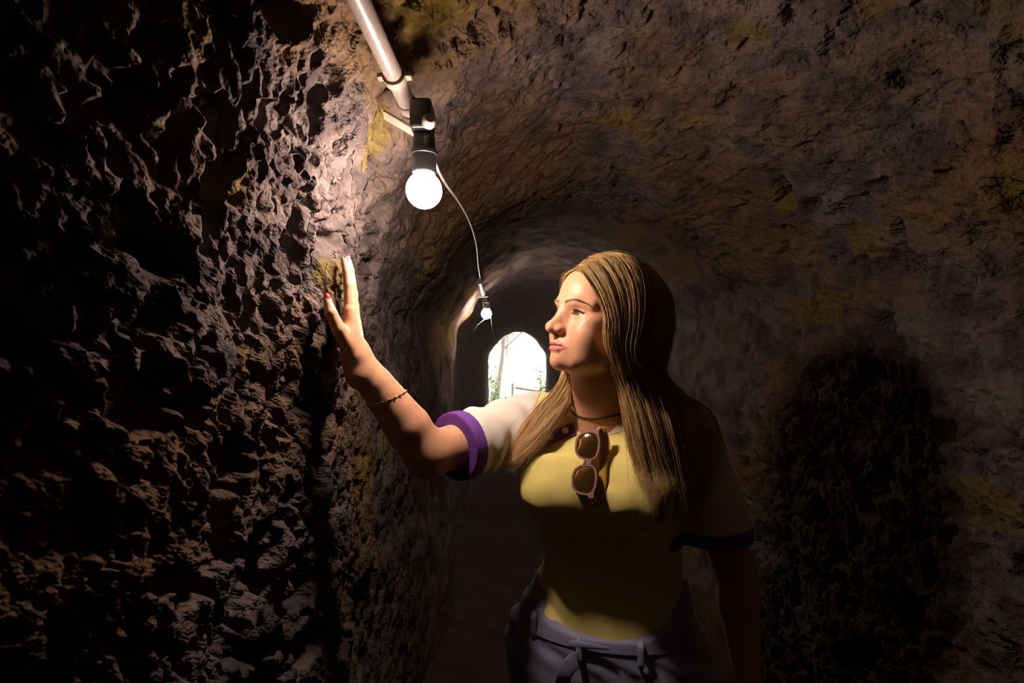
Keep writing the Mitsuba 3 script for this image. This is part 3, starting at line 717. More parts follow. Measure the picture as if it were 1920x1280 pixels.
def shirt_base(p):
    q = Tq(p)
    d = torso_local(q)
    d = smin(d, ell(q, (0, 0.096, CAMZ - 0.250), (0.125, 0.066, 0.072)), 0.035)
    d = smin(d, cone(p, SHR, SHR + UAR * LR * 0.80, 0.064, 0.059), 0.035)
    d = smin(d, cone(p, SHL, SHL + UAL * LL * 0.80, 0.064, 0.062), 0.035)
    return d - 0.007 + wrinkle(p)
def neck_cut(p): return ell(Tq(p), (0.010, 0.020, CAMZ - 0.082), (0.076, 0.098, 0.066))
CUFR, CUFL = 0.70 * LR, 0.68 * LL
def arm_end(p): return np.maximum(along(p, SHR, UAR) - CUFR, -9), np.maximum(along(p, SHL, UAL) - CUFL, -9)
SEAMR, SEAML = 0.138, 0.140
def near_arm(p, a, d, L): return np.linalg.norm((p - a) - np.clip(along(p, a, d), 0, L)[..., None] * d, axis=-1) < 0.13
def sleeve_zone(p, a, d, seam):
    """below 0 on the arm's side of the armhole seam"""
    x = np.abs(Tq(p)[..., 0])
    d = UAR if a is SHR else UAL
    off = (p - a.astype(np.float32)) - np.clip(along(p, a, d), -0.05, 0.4)[..., None] * d.astype(np.float32)
    return smax(seam - x, np.linalg.norm(off, axis=-1) - (0.092 if a is SHR else 0.080), 0.004)
HEM = CAMZ - 0.60
def shirt_core(p):
    d = smax(shirt_base(p), -neck_cut(p), 0.003)
    return np.maximum(d, HEM - p[..., 2])
def shirt_body(p): return np.maximum(np.maximum(shirt_core(p), -sleeve_zone(p, SHR, UAR, SEAMR)), -sleeve_zone(p, SHL, UAL, SEAML))
def sleeve(a, d, seam, cuf, out=0.0):
    return lambda p: np.maximum(np.maximum(np.maximum(shirt_base(p) - out, sleeve_zone(p, a, d, seam)), along(p, a, d) - cuf), np.maximum(-neck_cut(p), np.linalg.norm(p - (a + 0.12 * d), axis=-1) - 0.235))
def cuff(a, d, cuf): return lambda p: np.maximum(np.maximum(shirt_base(p) - 0.0028, cuf - 0.001 - along(p, a, d)), np.maximum(along(p, a, d) - cuf - 0.027, np.linalg.norm(p - (a + cuf * d), axis=-1) - 0.11))
LO, HI = TW(-0.25, 0, 0), TW(0.25, 0, 0)
st = obj('shirt', surface_net(shirt_body, (-0.06, 0.97, HEM - 0.02), (0.45, 1.33, CAMZ - 0.05), 0.0040), 'yellow_jersey', 'person', label='yellow jersey tee tucked into the jeans')
for a, d, seam, cuf, L, nm in ((SHR, UAR, SEAMR, CUFR, LR, 'raised'), (SHL, UAL, SEAML, CUFL, LL, 'lowered')):
    e = a + cuf * d
    lo, hi = np.minimum(a - 0.10, e - 0.10), np.maximum(a + 0.10, e + 0.10)
    if a is SHL: d = CUTL
    sk = obj('sleeve', surface_net(sleeve(a, d, seam, cuf), lo, hi, 0.0038), 'white_jersey', st, label='white short sleeve')
    obj('cuff', surface_net(cuff(a, d, cuf), e - 0.11, e + 0.11, 0.0034), 'purple_jersey', st, smooth=40, label='purple sleeve cuff')
def collar(p): return np.maximum(smax(shirt_base(p) - 0.0022, np.abs(neck_cut(p) - 0.008) - 0.0095, 0.003), -0.03 - shirt_base(p))
obj('collar', surface_net(collar, TW(-0.15, 0, CAMZ - 0.19) - np.array([0, 0.16, 0]), TW(0.15, 0, CAMZ - 0.03) + np.array([0, 0.16, 0]), 0.0030), 'white_jersey', st, label='white ribbed collar')
def project_to(f, px, py, y0=0.85, y1=1.4):
    ys = np.linspace(y0, y1, 700); v = f(np.array([P(px, py, y) for y in ys], np.float32))
    i = np.argmax(v < 0); return P(px, py, ys[i])
def tab(side):
    A, B = Tq(P(990, 838, 1.08)), Tq(P(1074, 806, 1.08))
    A2, B2 = np.array([A[0], A[2]]), np.array([B[0], B[2]])
    d2 = (B2 - A2) / np.linalg.norm(B2 - A2); n2 = np.array([-d2[1], d2[0]]); Lt = np.linalg.norm(B2 - A2)
    def f(p):
        q = Tq(p); x = q[..., 0] if side < 0 else -q[..., 0] + 0.010
        r = np.stack([x, q[..., 2]], -1) - A2
        s, t = r @ d2, r @ n2
        return np.maximum(np.maximum(shirt_base(p) - 0.0030, -0.012 - shirt_base(p)), np.maximum(np.maximum(-s, s - Lt), np.maximum(np.abs(t) - 0.0125, np.maximum(0.02 - q[..., 1], 0.0165 - neck_cut(p)))))
    return f
for side in (-1, 1):
    obj('shoulder_tab', surface_net(tab(side), TW(-0.24, 0, CAMZ - 0.23) - np.array([0, 0.2, 0]), TW(0.24, 0, CAMZ - 0.06) + np.array([0, 0.1, 0]), 0.0026), 'purple_jersey', st, smooth=40, label='purple shoulder tab')
for px, py in ((1032, 819), (1060, 808), (1279, 838), (1262, 826)):
    c = project_to(lambda p: shirt_base(p) - 0.0025, px, py)
    g = unit(np.array([shirt_base((c + e)[None].astype(np.float32))[0] - shirt_base((c - e)[None].astype(np.float32))[0] for e in np.eye(3) * 0.004]))
    obj('snap_button', lathe([(1e-5, 0.0075), (0.003, 0.0072), (0.0048, 0.006), (0.0056, 0.0045), (0.0068, 0.0042), (0.0070, 0.003), (0.0066, 0.0), (1e-5, 0.0)], c, g, 24), 'pearl', st, smooth=50)
# jeans
WB = 0.040
def waist_top(q): return CAMZ - 0.480 - 0.078 * sst(-0.02, 0.12, q[..., 1]) + 0.012 * sst(0.0, -0.12, q[..., 1])
def jeans_base(p):
    q = Tq(p)
    d = smin(torso_local(q), legs(p, 0.006), 0.035)
    w = 0.009 * (meshkit.fbm(p * np.array([8, 8, 11]), 3, 101) - 0.5) + 0.004 * np.sin((p[..., 2] * 1.3 + 0.9 * p[..., 0]) / 0.013 + 4 * meshkit.noise(p * 6, 102)) * np.exp(-((p[..., 2] - 0.84) / 0.07) ** 2)
    return d - 0.013 - 0.004 * sst(0.85, 0.6, p[..., 2]) + w * sst(0.0, 0.03, waist_top(q) - 0.03 - p[..., 2])
def jeans(p): return np.maximum(np.maximum(jeans_base(p), p[..., 2] - waist_top(Tq(p)) + WB * 0.6), 0.055 - p[..., 2])
def waistband(p):
    q = Tq(p); t = waist_top(q); b = jeans_base(p) - 0.003
    return smax(smax(np.maximum(b, -0.014 - b), p[..., 2] - t, 0.004), t - WB - p[..., 2], 0.003)
jn = obj('jeans', surface_net(jeans, (-0.08, 0.94, 0.02), (0.46, 1.40, 1.0), 0.0050), 'denim', 'person', label='blue denim jeans')
obj('waistband', surface_net(waistband, (-0.08, 0.94, 0.84), (0.46, 1.40, 1.0), 0.0035), 'denim', jn, smooth=40)
for px in (1000, 1085, 1200, 1290):
    c = project_to(lambda p: jeans_base(p) - 0.004, px, 1222 if px > 1010 else 1175)
    q = Tq(c[None].astype(np.float32)); zt = float(waist_top(q)[0])
    pts = catmull([c + np.array([0, dy, z - c[2]]) for dy, z in ((0.004, zt + 0.002), (-0.007, zt - 0.002), (-0.008, zt - 0.02), (-0.007, zt - WB - 0.002), (0.004, zt - WB - 0.006))], 16)
    obj('belt_loop', tube(pts, 0.0065, 10, flat=0.28, up=(0.2, 1, 0)), 'denim', jn)
tp = [project_to(lambda p: jeans_base(p) - 0.004, x, y) for x, y in ((1092, 1230), (1075, 1234), (1060, 1250), (1052, 1280), (1046, 1315), (1042, 1350))]
off = [(0, 0.004, 0), (0, -0.016, 0.004), (-0.004, -0.024, 0), (0, -0.018, 0), (0, -0.014, 0), (0, -0.012, 0)]
obj('waist_tie', tube(catmull([a + np.array(o) for a, o in zip(tp, off)], 40), 0.0155, 14, flat=0.16, up=(0.2, 1, 0.1)), 'denim', jn, label='denim strap hanging from the waistband')
obj('fly_flap', tube(catmull([project_to(lambda p: jeans_base(p) - 0.006, x, y) + np.array([0, -0.006, 0]) for x, y in ((1068, 1204), (1100, 1207), (1140, 1212))], 20), np.interp(np.linspace(0, 1, 20), [0, 0.15, 1], [0.006, 0.0095, 0.003]), 12, flat=0.5, up=(0, 1, 0)), 'denim', jn)
# shoes
for an in (ANR, ANL):
    def one(e, lift, zlo, zhi):
        toe = an + TF * 0.150; toe[2] = 0.032; heel = an - TF * 0.038; heel[2] = 0.040; bal = an + TF * 0.09; bal[2] = 0.036
        def f(p):
            d = chain(p, [heel, an + TF * 0.03 + np.array([0, 0, -0.022]), bal, toe], [0.034 + e, 0.040 + e, 0.039 + e, 0.028 + e], 0.03)
            return smax(smax(d, p[..., 2] - zhi, 0.004), zlo - p[..., 2], 0.004)
        return f
    lo, hi = an + np.array([-0.16, -0.25, -0.1]), an + np.array([0.16, 0.12, 0.08])
    sh = obj('shoe', surface_net(one(0.004, 0, 0.018, 0.105), lo, hi, 0.004), 'shoe_leather', 'person', smooth=50)
    obj('sole', surface_net(one(0.008, 0, 0.002, 0.022), lo, hi, 0.004), 'shoe_sole', sh, smooth=50)
# necklace and bracelet
mat('black_bead', (0.015, 0.013, 0.014), 0.2, specular=0.7); mat('gold', (0.72, 0.50, 0.18), 0.25, metallic=1.0)
def loop_on(f, centre, axis, r0, n, gap):
    axis = unit(axis); a = unit(np.cross(axis, [0.3, 1, 0.1])); b = np.cross(axis, a)
    th = np.linspace(0, 2 * np.pi, n, endpoint=False)
    dirs = np.cos(th)[:, None] * a + np.sin(th)[:, None] * b
    rs = np.linspace(r0, 0.01, 160)
    v = f((np.asarray(centre) + rs[:, None, None] * dirs[None]).reshape(-1, 3).astype(np.float32)).reshape(160, n)
    k = np.argmax(v < gap, axis=0); k[~(v < gap).any(0)] = 159
    return np.asarray(centre) + rs[k][:, None] * dirs
nc = 0.62 * NB + 0.38 * NT
lp = loop_on(body_sdf, nc + np.array([0, 0, -0.006]), (0.0, -0.0, 1.0) + TF * 0.42, 0.12, 84, 0.0015)
thing('necklace', 'thin black beaded choker round the woman\'s neck', 'necklace')
obj('cord', tube(np.vstack([lp, lp[:1]]), 0.0006, 6, caps=False), 'black_bead', 'necklace')
k = obj('beads', join(*[trimesh.creation.icosphere(1, 0.0023).apply_translation(c) for c in lp]), 'black_bead', 'necklace'); labels[k] = {'kind': 'stuff', 'label': 'small round black beads'}
bc = ELR + 0.60 * (WRR - ELR)
lp = loop_on(body_sdf, bc, unit(WRR - ELR) + np.array([0.12, 0.1, 0.35]), 0.07, 60, 0.0012)
thing('bracelet', 'thin gold chain bracelet on the raised forearm', 'bracelet')
obj('chain', tube(np.vstack([lp, lp[:1]]), 0.0006, 6, caps=False), 'gold', 'bracelet')
k = obj('links', join(*[trimesh.creation.icosphere(1, 0.0021).apply_scale([1, 1, 1.25]).apply_translation(c) for c in lp[::3]]), 'gold', 'bracelet'); labels[k] = {'kind': 'stuff', 'label': 'small gold links'}
# sunglasses hung in the collar, one lens above the other
from shapely.geometry import Polygon
from shapely import affinity, union_all
mat('glasses_frame', (0.20, 0.105, 0.105), 0.3, specular=0.6); mat('lens_mirror', (0.22, 0.13, 0.035), 0.05, metallic=0.85); mat('amber_temple', (0.40, 0.22, 0.03), 0.2, specular=0.6, clearcoat=0.5)
gn = unit([-0.40, -0.84, 0.36]); ga = unit(np.array([0.02, 0, -1.0]) - gn * (gn @ np.array([0.02, 0, -1.0]))); gb = np.cross(gn, ga)
gc = project_to(lambda p: shirt_base(p) - 0.012, 1102, 869)
gc = gc + gn * 0.012
GM = np.eye(4); GM[:3, 0], GM[:3, 1], GM[:3, 2], GM[:3, 3] = ga, gb, gn, gc       # x down the glasses' width, y their height, z out
def lens_outline(k, n=72, e=2.7):
    t = np.linspace(0, 2 * np.pi, n, endpoint=False)
    x, y = 0.0255 * np.sign(np.cos(t)) * np.abs(np.cos(t)) ** (2 / e), 0.0215 * np.sign(np.sin(t)) * np.abs(np.sin(t)) ** (2 / e)
    x = x * (1 + 0.10 * y / 0.0215 * GS)
    return Polygon(np.stack([x + k * 0.0325, y], -1)).buffer(0)
GS = 1.0 if gb[2] + gb[0] > 0 else -1.0
outl = [lens_outline(k) for k in (-1, 1)]
brd = Polygon([(-0.011, 0.000), (0.011, 0.000), (0.011, 0.011), (-0.011, 0.011)])
if GS < 0: brd = affinity.scale(brd, 1, -1, origin=(0, 0))
lug = union_all([Polygon([(s * 0.055, GS * 0.008), (s * 0.0655, GS * 0.012), (s * 0.0655, GS * 0.021), (s * 0.052, GS * 0.021)]) for s in (-1, 1)])
fr = union_all([o.buffer(0.0030) for o in outl] + [brd, lug]).buffer(0.0012).buffer(-0.0012).difference(union_all([o.buffer(-0.0008) for o in outl]))
def extr(poly, h): return join(*[trimesh.creation.extrude_polygon(g, h, engine='earcut') for g in getattr(poly, 'geoms', [poly])])
thing('sunglasses', 'sunglasses with mauve frame and amber mirrored lenses hung from the shirt collar', 'sunglasses')
fm_ = extr(fr, 0.0042); fm_.apply_translation([0, 0, -0.0021]); obj('frame', fm_.apply_transform(GM), 'glasses_frame', 'sunglasses', smooth=40)
for o in outl:
    ring = np.array(o.exterior.coords)[:-1]; cen = ring.mean(0); vs, fs = [], []
    K = 10
    for i in range(K): 
        s = 1 - i / K
        xy = cen + (ring - cen) * s; vs.append(np.column_stack([xy, np.full(len(xy), 0.0038 * (1 - s * s))]))
    vs = np.vstack(vs + [np.array([[*cen, 0.0038]])]); n = len(ring)
    for i in range(K - 1):
        a = i * n + np.arange(n); b = i * n + (np.arange(n) + 1) % n
        fs += [np.stack([a, b, b + n], -1), np.stack([a, b + n, a + n], -1)]
    a = (K - 1) * n + np.arange(n); b = (K - 1) * n + (np.arange(n) + 1) % n; fs.append(np.stack([a, b, np.full(n, K * n)], -1))
    f = np.vstack(fs); v2 = vs - [0, 0, 0.0016]
    rim = np.arange(n); rim2 = (rim + 1) % n; N = len(vs)
    f = np.vstack([f, f[:, ::-1] + N, np.stack([rim, rim + N, rim2 + N], -1), np.stack([rim, rim2 + N, rim2], -1)])
    lm = trimesh.Trimesh(np.vstack([vs, v2]), f, process=False); lm.fix_normals()
    obj('lens', lm.apply_transform(GM), 'lens_mirror', 'sunglasses', smooth=50, label='amber mirrored lens')
for s in (-1, 1):
    y0 = GS * 0.0165; back = -0.016 - 0.005 * (s > 0)
    pts = catmull([(s * 0.0655, y0, -0.001), (s * 0.0660, y0, -0.010), (s * 0.058, y0 + GS * 0.005, back), (s * -0.02, y0 + GS * 0.013, back - 0.002), (s * -0.050, y0 + GS * 0.012, back - 0.002), (s * -0.074, y0 + GS * 0.002, back)], 40)
    w = np.interp(np.linspace(0, 1, 40), [0, 0.2, 0.6, 1], [0.006, 0.0085, 0.0080, 0.0060])
    obj('temple', tube(pts, w, 12, flat=0.35, up=(0, 0, 1)).apply_transform(GM), 'amber_temple', 'sunglasses', label='amber temple folded behind the frame')

# --- hair: a scalp layer and locks of strands combed along guide curves
scene['hair_strands'] = {'type': 'twosided', 'bsdf': {'type': 'principled', 'base_color': {'type': 'mesh_attribute', 'name': 'vertex_color'}, 'roughness': 0.33, 'specular': 0.6}}
mat('scalp_hair', (0.13, 0.075, 0.032), 0.6)
def scalp(p):
    q = ((p - HC.astype(np.float32)) @ HR.astype(np.float32)) / np.float32(HS)
    X = np.abs(q[..., 0])
    line = np.maximum(0.0640 - 0.30 * X - q[..., 2] + 0.0 * X, 0.0)                     # hairline: high over the forehead, dropping to the temples
    front = (q[..., 1] - 0.018) * 0.9 - np.maximum(q[..., 2] - 0.010, 0) * 1.15 + np.maximum(X - 0.05, 0) * 0.4
    d = smin(ell(q, (0, -0.010, 0.033), (0.079, 0.101, 0.084)), ell(q, (0, -0.038, -0.030), (0.066, 0.060, 0.070)), 0.03)
    return smax(smax(d, front, 0.012), -0.085 - q[..., 2], 0.01) * np.float32(HS)
hair_key = obj('hair', surface_net(scalp, HC - 0.17, HC + 0.17, 0.004), 'scalp_hair', 'person', label='long blonde hair')
hr = np.random.default_rng(77)
Z = CAMZ
GA = [[H(.004, .080, .072), H(.030, .082, .066), H(.056, .066, .037), H(.0740, .050, .000), H(.079, .044, -.045), P(1150, 700, 1.040), P(1168, 760, 1.030), P(1180, 830, 1.010), P(1205, 910, 1.00), P(1236, 985, 1.00)],
      [H(.004, .055, .103), H(.045, .050, .088), H(.075, .030, .042), H(.085, .018, -.010), H(.086, .012, -.06), P(1178, 720, 1.035), P(1200, 790, 1.020), P(1216, 860, 1.005), P(1234, 925, 0.995), P(1246, 978, 0.995)],
      [H(.002, .010, .121), H(.055, .005, .101), H(.082, -.005, .048), H(.086, -.010, -.010), H(.086, -.015, -.07), P(1226, 735, 1.060), P(1246, 800, 1.040), P(1260, 870, 1.030), P(1268, 930, 1.02), P(1272, 970, 1.02)],
      [H(.002, -.040, .118), H(.052, -.045, .098), H(.080, -.050, .045), H(.084, -.052, -.015), H(.085, -.055, -.08), P(1262, 745, 1.090), P(1282, 805, 1.075), P(1292, 870, 1.07), P(1296, 920, 1.06), P(1296, 960, 1.06)],
      [H(.000, -.070, .105), H(.045, -.085, .082), H(.072, -.094, .030), H(.080, -.094, -.030), H(.082, -.090, -.090), P(1284, 752, 1.160), P(1300, 810, 1.20), P(1306, 870, 1.24), P(1305, 930, 1.26), P(1300, 970, 1.27)]]
GC = [[H(-.004, .080, .072), H(-.030, .079, .064), H(-.056, .060, .035), H(-.070, .036, -.010), H(-.074, .020, -.06), P(1060, 715, 1.110), P(1020, 760, 1.085), P(985, 805, 1.065), P(952, 842, 1.04), P(926, 866, 1.02)],
      [H(-.004, .040, .112), H(-.050, .030, .092), H(-.080, .010, .035), H(-.086, -.002, -.025), H(-.082, -.008, -.08), P(1072, 728, 1.110), P(1040, 772, 1.080), P(1008, 815, 1.06), P(972, 850, 1.03), P(945, 870, 1.01)],
      [H(-.003, -.010, .121), H(-.052, -.020, .100), H(-.084, -.030, .040), H(-.088, -.038, -.030), H(-.078, -.040, -.09), P(1080, 738, 1.115), P(1050, 774, 1.075), P(1018, 812, 1.05), P(986, 844, 1.03), P(960, 866, 1.01)],
      [H(.000, -.065, .107), H(-.045, -.080, .085), H(-.072, -.088, .030), H(-.078, -.088, -.030), H(-.066, -.080, -.09), P(1092, 745, 1.130), P(1064, 776, 1.085), P(1036, 806, 1.06), P(1006, 838, 1.035), P(985, 858, 1.02)]]
GB = [[H(.030, -.085, .092), H(.060, -.105, .04), H(.066, -.110, -.03), H(.062, -.105, -.10), TW(.11, -.13, Z - .20), TW(.12, -.150, Z - .36)],
      [H(.000, -.085, .097), H(.000, -.118, .04), H(.000, -.120, -.03), H(.000, -.112, -.10), TW(.02, -.14, Z - .20), TW(.02, -.160, Z - .38)],
      [H(-.030, -.085, .092), H(-.060, -.105, .04), H(-.066, -.110, -.03), H(-.058, -.105, -.10), TW(-.08, -.13, Z - .20), TW(-.10, -.150, Z - .34)]]
def settle(guides, k, m):
    """lays the hanging ends nearer the chest"""
    eye = np.array([0, 0, CAMZ])
    return [[*g[:-m], *[eye + (p - eye) * k for p in g[-m:]]] for g in guides]
GC = [[*g[:-4], *[np.array([0, 0, CAMZ]) + (p - [0, 0, CAMZ]) * f for p, f in zip(g[-4:], (1.015, 1.03, 1.045, 1.06))]] for g in GC]
GA = settle(GA, 1.006, 3)
NSEG = 21
def comb(guides, n, clumps, lift, spread, tipfrizz, alo=0.0, ahi=1.0, rad=0.00042):
    G = np.array([catmull(g, NSEG) for g in guides])
    ga_ = np.linspace(0, 1, len(guides))
    def at(a):
        a = np.clip(a, 0, 1) * (len(guides) - 1); i = np.minimum(a.astype(int), len(guides) - 2); u = (a - i)[:, None, None]
        u = u * u * (3 - 2 * u) * 0.5 + u * 0.5
        return G[i] * (1 - u) + G[i + 1] * u
    ca = np.sort(hr.uniform(alo, ahi, clumps)); cl = hr.uniform(0, 1, clumps); clen = hr.uniform(0.86, 1.0, clumps)
    coff = hr.normal(0, 1, (clumps, 3)) * spread
    a = hr.uniform(alo, ahi, n); k = np.clip(np.searchsorted(ca, a + hr.normal(0, 0.012, n)), 0, clumps - 1)
    t = np.linspace(0, 1, NSEG)[None, :, None]
    own, clump = at(a), at(ca[k])
    w = 0.80 * sst(0.30, 0.95, t)
    p = own * (1 - w) + clump * w + coff[k][:, None] * sst(0.35, 1.0, t)
    layer = (0.55 * cl[k] + 0.45 * hr.uniform(0, 1, n))
    axis_pt = HC[None, None] + np.clip((p - HC) @ unit(NB - HC), -0.04, 1)[..., None] * unit(NB - HC)
    out = p - axis_pt; out /= np.linalg.norm(out, axis=-1, keepdims=True)
    p = p + out * (lift * layer)[:, None, None] * sst(-0.15, 0.2, t)
    # waves and frizz
    ph = hr.uniform(0, 6.28, clumps)[k]; fr = hr.normal(0, 1, (n, 3))
    side = np.cross(out, [0, 0, 1.0])
    p = p + side * (0.0045 * np.sin(9 * t[..., 0] + ph[:, None]) * sst(0.4, 1, t[..., 0]))[..., None]
    p = p + fr[:, None] * tipfrizz * t ** 2 + 0.0016 * hr.normal(0, 1, (n, 1, 3)) * sst(0.05, 0.4, t)
    ln = clen[k] * hr.uniform(0.90, 1.0, n)
    s = np.linspace(0, 1, NSEG)[None] * ln[:, None] * (NSEG - 1); i = np.minimum(s.astype(int), NSEG - 2); u = (s - i)[..., None]
    r = np.arange(n)[:, None]
    p = p[r, i] * (1 - u) + p[r, i + 1] * u
    return p
def clear(p, gap=0.0025):
    """combs strands out of the skin and clothes they would run into"""
    f = lambda x: np.minimum(np.minimum(body_sdf(x), shirt_base(x)), 9)
    flat = p.reshape(-1, 3).astype(np.float32)
    for _ in range(3):
        d = many(f, flat); m = d < gap
        if not m.any(): break
        x = flat[m]; e = np.float32(0.002)
        g = np.stack([many(f, x + e * np.eye(3, dtype=np.float32)[j]) - many(f, x - e * np.eye(3, dtype=np.float32)[j]) for j in range(3)], -1)
        g /= np.linalg.norm(g, axis=1, keepdims=True) + 1e-9
        flat[m] = x + g * (gap - d[m])[:, None]
    return flat.reshape(p.shape).astype(float)
def strands(p, rad, base, light):
    n, m = p.shape[:2]
    tan = np.gradient(p, axis=1); tan /= np.linalg.norm(tan, axis=-1, keepdims=True) + 1e-12
    a = np.cross(tan, hr.normal(0, 1, (n, 1, 3))); a /= np.linalg.norm(a, axis=-1, keepdims=True) + 1e-9; b = np.cross(tan, a)
    r = (rad * hr.uniform(0.7, 1.3, (n, 1)) * (np.interp(np.linspace(0, 1, m), [0, 0.1, 0.7, 1], [0.8, 1, 1, 0.25])[None]))[..., None, None]
    th = np.arange(3) * 2 * np.pi / 3
    v = p[:, :, None] + r * (np.cos(th)[None, None, :, None] * a[:, :, None] + np.sin(th)[None, None, :, None] * b[:, :, None])
    i, j = np.meshgrid(np.arange(m - 1), np.arange(3), indexing='ij')
    q = np.stack([i * 3 + j, i * 3 + (j + 1) % 3, (i + 1) * 3 + (j + 1) % 3, (i + 1) * 3 + j], -1).reshape(-1, 4)
    f = np.vstack([q[:, [0, 1, 2]], q[:, [0, 2, 3]]])
    f = (f[None] + (np.arange(n) * m * 3)[:, None, None]).reshape(-1, 3)
    tone = hr.uniform(0, 1, (n, 1, 1)) ** 1.3 * 0.6 + 0.4 * np.linspace(0, 1, m)[None, :, None]
    c = np.array(base) * (1 - tone) + np.array(light) * tone
    c = np.repeat(c[:, :, None], 3, 2)
    return v.reshape(-1, 3), f, c.reshape(-1, 3)
HB, HLIGHT = (0.17, 0.095, 0.034), (0.64, 0.44, 0.19)
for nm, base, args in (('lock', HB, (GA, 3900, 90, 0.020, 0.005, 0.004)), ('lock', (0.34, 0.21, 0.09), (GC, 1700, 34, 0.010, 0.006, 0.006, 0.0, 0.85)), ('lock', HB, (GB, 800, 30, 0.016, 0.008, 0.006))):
    v, f, c = strands(clear(comb(*args)), 0.00040, base, HLIGHT if base is HB else (0.82, 0.58, 0.28))  # shoulder lock coloured brighter to stand in for the light on it
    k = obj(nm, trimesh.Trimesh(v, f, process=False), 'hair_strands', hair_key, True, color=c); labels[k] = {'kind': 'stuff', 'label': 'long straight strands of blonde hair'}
fly = np.concatenate([comb(GA, 60, 60, 0.030, 0.016, 0.022), comb(GC, 50, 50, 0.022, 0.016, 0.022)])
v, f, c = strands(clear(fly), 0.00030, HB, HLIGHT)
k = obj('stray_hair', trimesh.Trimesh(v, f, process=False), 'hair_strands', hair_key, True, color=c); labels[k] = {'kind': 'stuff', 'label': 'single stray hairs'}

# ---------------------------------------------------------------- outside the tunnel mouth
mat('bark', (0.20, 0.16, 0.14), 0.9); mat('fence_wood', (0.22, 0.165, 0.12), 0.85); mat('leaf', (0.10, 0.17, 0.045), 0.6); mat('leaf_light', (0.17, 0.24, 0.08), 0.6)
def turf(p, n, uv): return mikit.mix((0.16, 0.14, 0.08), (0.09, 0.13, 0.035), mikit.fbm(p.x * 2, p.y * 2, 0, 4))
mat('turf', mikit.proc(turf), 0.95)
gx, gy = np.meshgrid(np.linspace(-14, 16, 90), np.concatenate([np.linspace(10.85, 16, 50), np.linspace(16.5, 45, 50)]))
gp = np.stack([gx, gy, -0.03 + 0.10 * (meshkit.fbm(np.stack([gx, gy, 0 * gx], -1) * 0.8, 4, 7) - 0.5) - 0.05 * np.clip(gy - 15, 0, None)], -1)
obj('ground', trimesh.Trimesh(gp.reshape(-1, 3), grid_faces(*gx.shape), process=False), 'turf'); labels['ground'] = {'kind': 'structure', 'label': 'grassy ground outside the tunnel mouth'}
org = np.random.default_rng(9)
def leaves(centres, size, rg):
    n = len(centres); a = rg.normal(0, 1, (n, 3)); a /= np.linalg.norm(a, axis=1, keepdims=True)
    b = np.cross(a, rg.normal(0, 1, (n, 3))); b /= np.linalg.norm(b, axis=1, keepdims=True); c = np.cross(a, b)
    s = (size * rg.uniform(0.6, 1.3, n))[:, None]
    v = np.stack([centres - a * s, centres - b * s * 0.42 - a * s * 0.1, centres + c * s * 0.16, centres + b * s * 0.42 - a * s * 0.1, centres + a * s], 1)
    f = np.array([[0, 1, 2], [0, 2, 3], [1, 4, 2], [2, 4, 3]])
    return trimesh.Trimesh(v.reshape(-1, 3), (f[None] + 5 * np.arange(n)[:, None, None]).reshape(-1, 3), process=False)
def tree(key, label, path, r0, crown, rc, n):
    thing(key, label, 'tree')
    pts = catmull(path, 24)
    pts = pts + 0.02 * (np.stack([meshkit.noise(pts * 3, s) for s in (1, 2, 3)], -1) - 0.5)
    obj('trunk', tube(pts, np.linspace(r0, r0 * 0.45, 24), 12), 'bark', key)
    tips = []
    for i in range(9):
        t = org.uniform(0.62, 1.0); s = pts[int(t * 23)]; e = crown + rc * org.normal(0, 0.6, 3); tips.append(e)
        obj('branch', tube(catmull([s, 0.5 * (s + e) + [0, 0, -0.12], e], 10), np.linspace(r0 * 0.35, r0 * 0.08, 10), 6), 'bark', key)
    cen = np.concatenate([t + org.normal(0, 0.42, (n // 9, 3)) * np.array(rc) for t in tips])
    k = obj('foliage', leaves(cen, 0.07, org), 'leaf_light', key, False); labels[k] = {'kind': 'stuff', 'label': 'pale green leaves'}
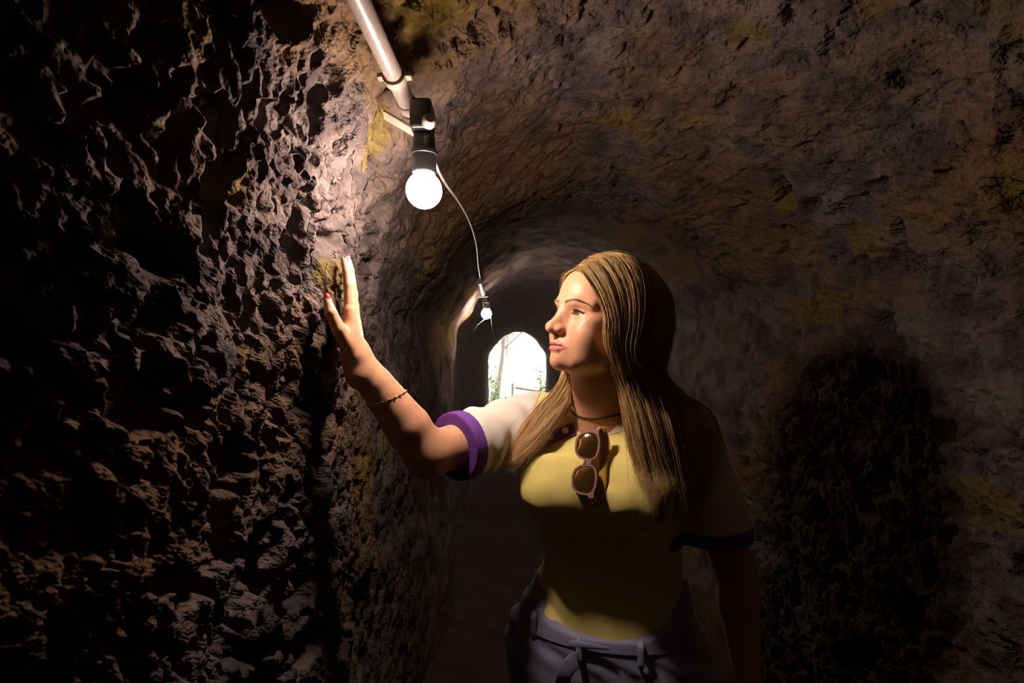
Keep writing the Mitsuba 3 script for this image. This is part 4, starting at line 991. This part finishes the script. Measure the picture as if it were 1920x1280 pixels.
def shrub(key, label, base, rx, h, n, leaf):
    thing(key, label, 'shrub', None)
    stems, cen = [], []
    for i in range(10):
        e = base + np.array([org.normal(0, rx * 0.6), org.normal(0, rx * 0.6), h * org.uniform(0.5, 1)])
        pts = catmull([base + org.normal(0, 0.03, 3) * [1, 1, 0], 0.5 * (base + e) + org.normal(0, 0.04, 3), e], 10)
        stems.append(tube(pts, np.linspace(0.010, 0.003, 10), 5)); cen.append(pts[3:][org.integers(0, 7, n // 10)] + org.normal(0, rx * 0.22, (n // 10, 3)))
    obj('stems', join(*stems), 'bark', key)
    k = obj('leaves', leaves(np.vstack(cen), 0.035, org), leaf, key, False); labels[k] = {'kind': 'stuff'}
tree('leaning_tree', 'slim leaning tree trunk just outside the tunnel mouth', [P(931, 785, 14), P(934, 734, 14), P(940, 680, 14), P(946, 624, 14), P(955, 560, 14.1)], 0.085, P(965, 520, 14.2), np.array([1.0, 0.8, 0.6]), 1800)
tree('leaning_tree_001', 'paler upright tree behind the fence outside the tunnel', [P(949, 762, 19), P(950, 700, 19), P(952, 620, 19.1)], 0.06, P(950, 600, 19), np.array([0.9, 0.8, 0.5]), 1500)
shrub('shrub', 'green shrub at the left foot of the tunnel mouth', P(931, 800, 11.6), 0.22, 0.62, 700, 'leaf')
shrub('shrub_001', 'tall thin shrub along the left edge of the tunnel mouth', P(926, 795, 12.2), 0.16, 1.35, 600, 'leaf_light')
shrub('shrub_002', 'green shrub at the right edge of the tunnel mouth', P(1022, 785, 12.5), 0.20, 1.2, 700, 'leaf')
thing('fence', 'rustic wooden rail fence outside the tunnel mouth', 'fence')
for x in (961, 1034): obj('post', tube(np.array([P(x, 718, 13.3), P(x, 719, 13.3), P(x, 792, 13.3)]), [0.02, 0.034, 0.036], 10), 'fence_wood', 'fence', smooth=50)
for a, b in (((958, 742), (1038, 738)), ((966, 726), (1014, 734)), ((998, 737), (1036, 719))):
    obj('rail', tube(np.array([P(*a, 13.24), P(*b, 13.24)]), [0.032, 0.030], 10), 'fence_wood', 'fence', smooth=50)
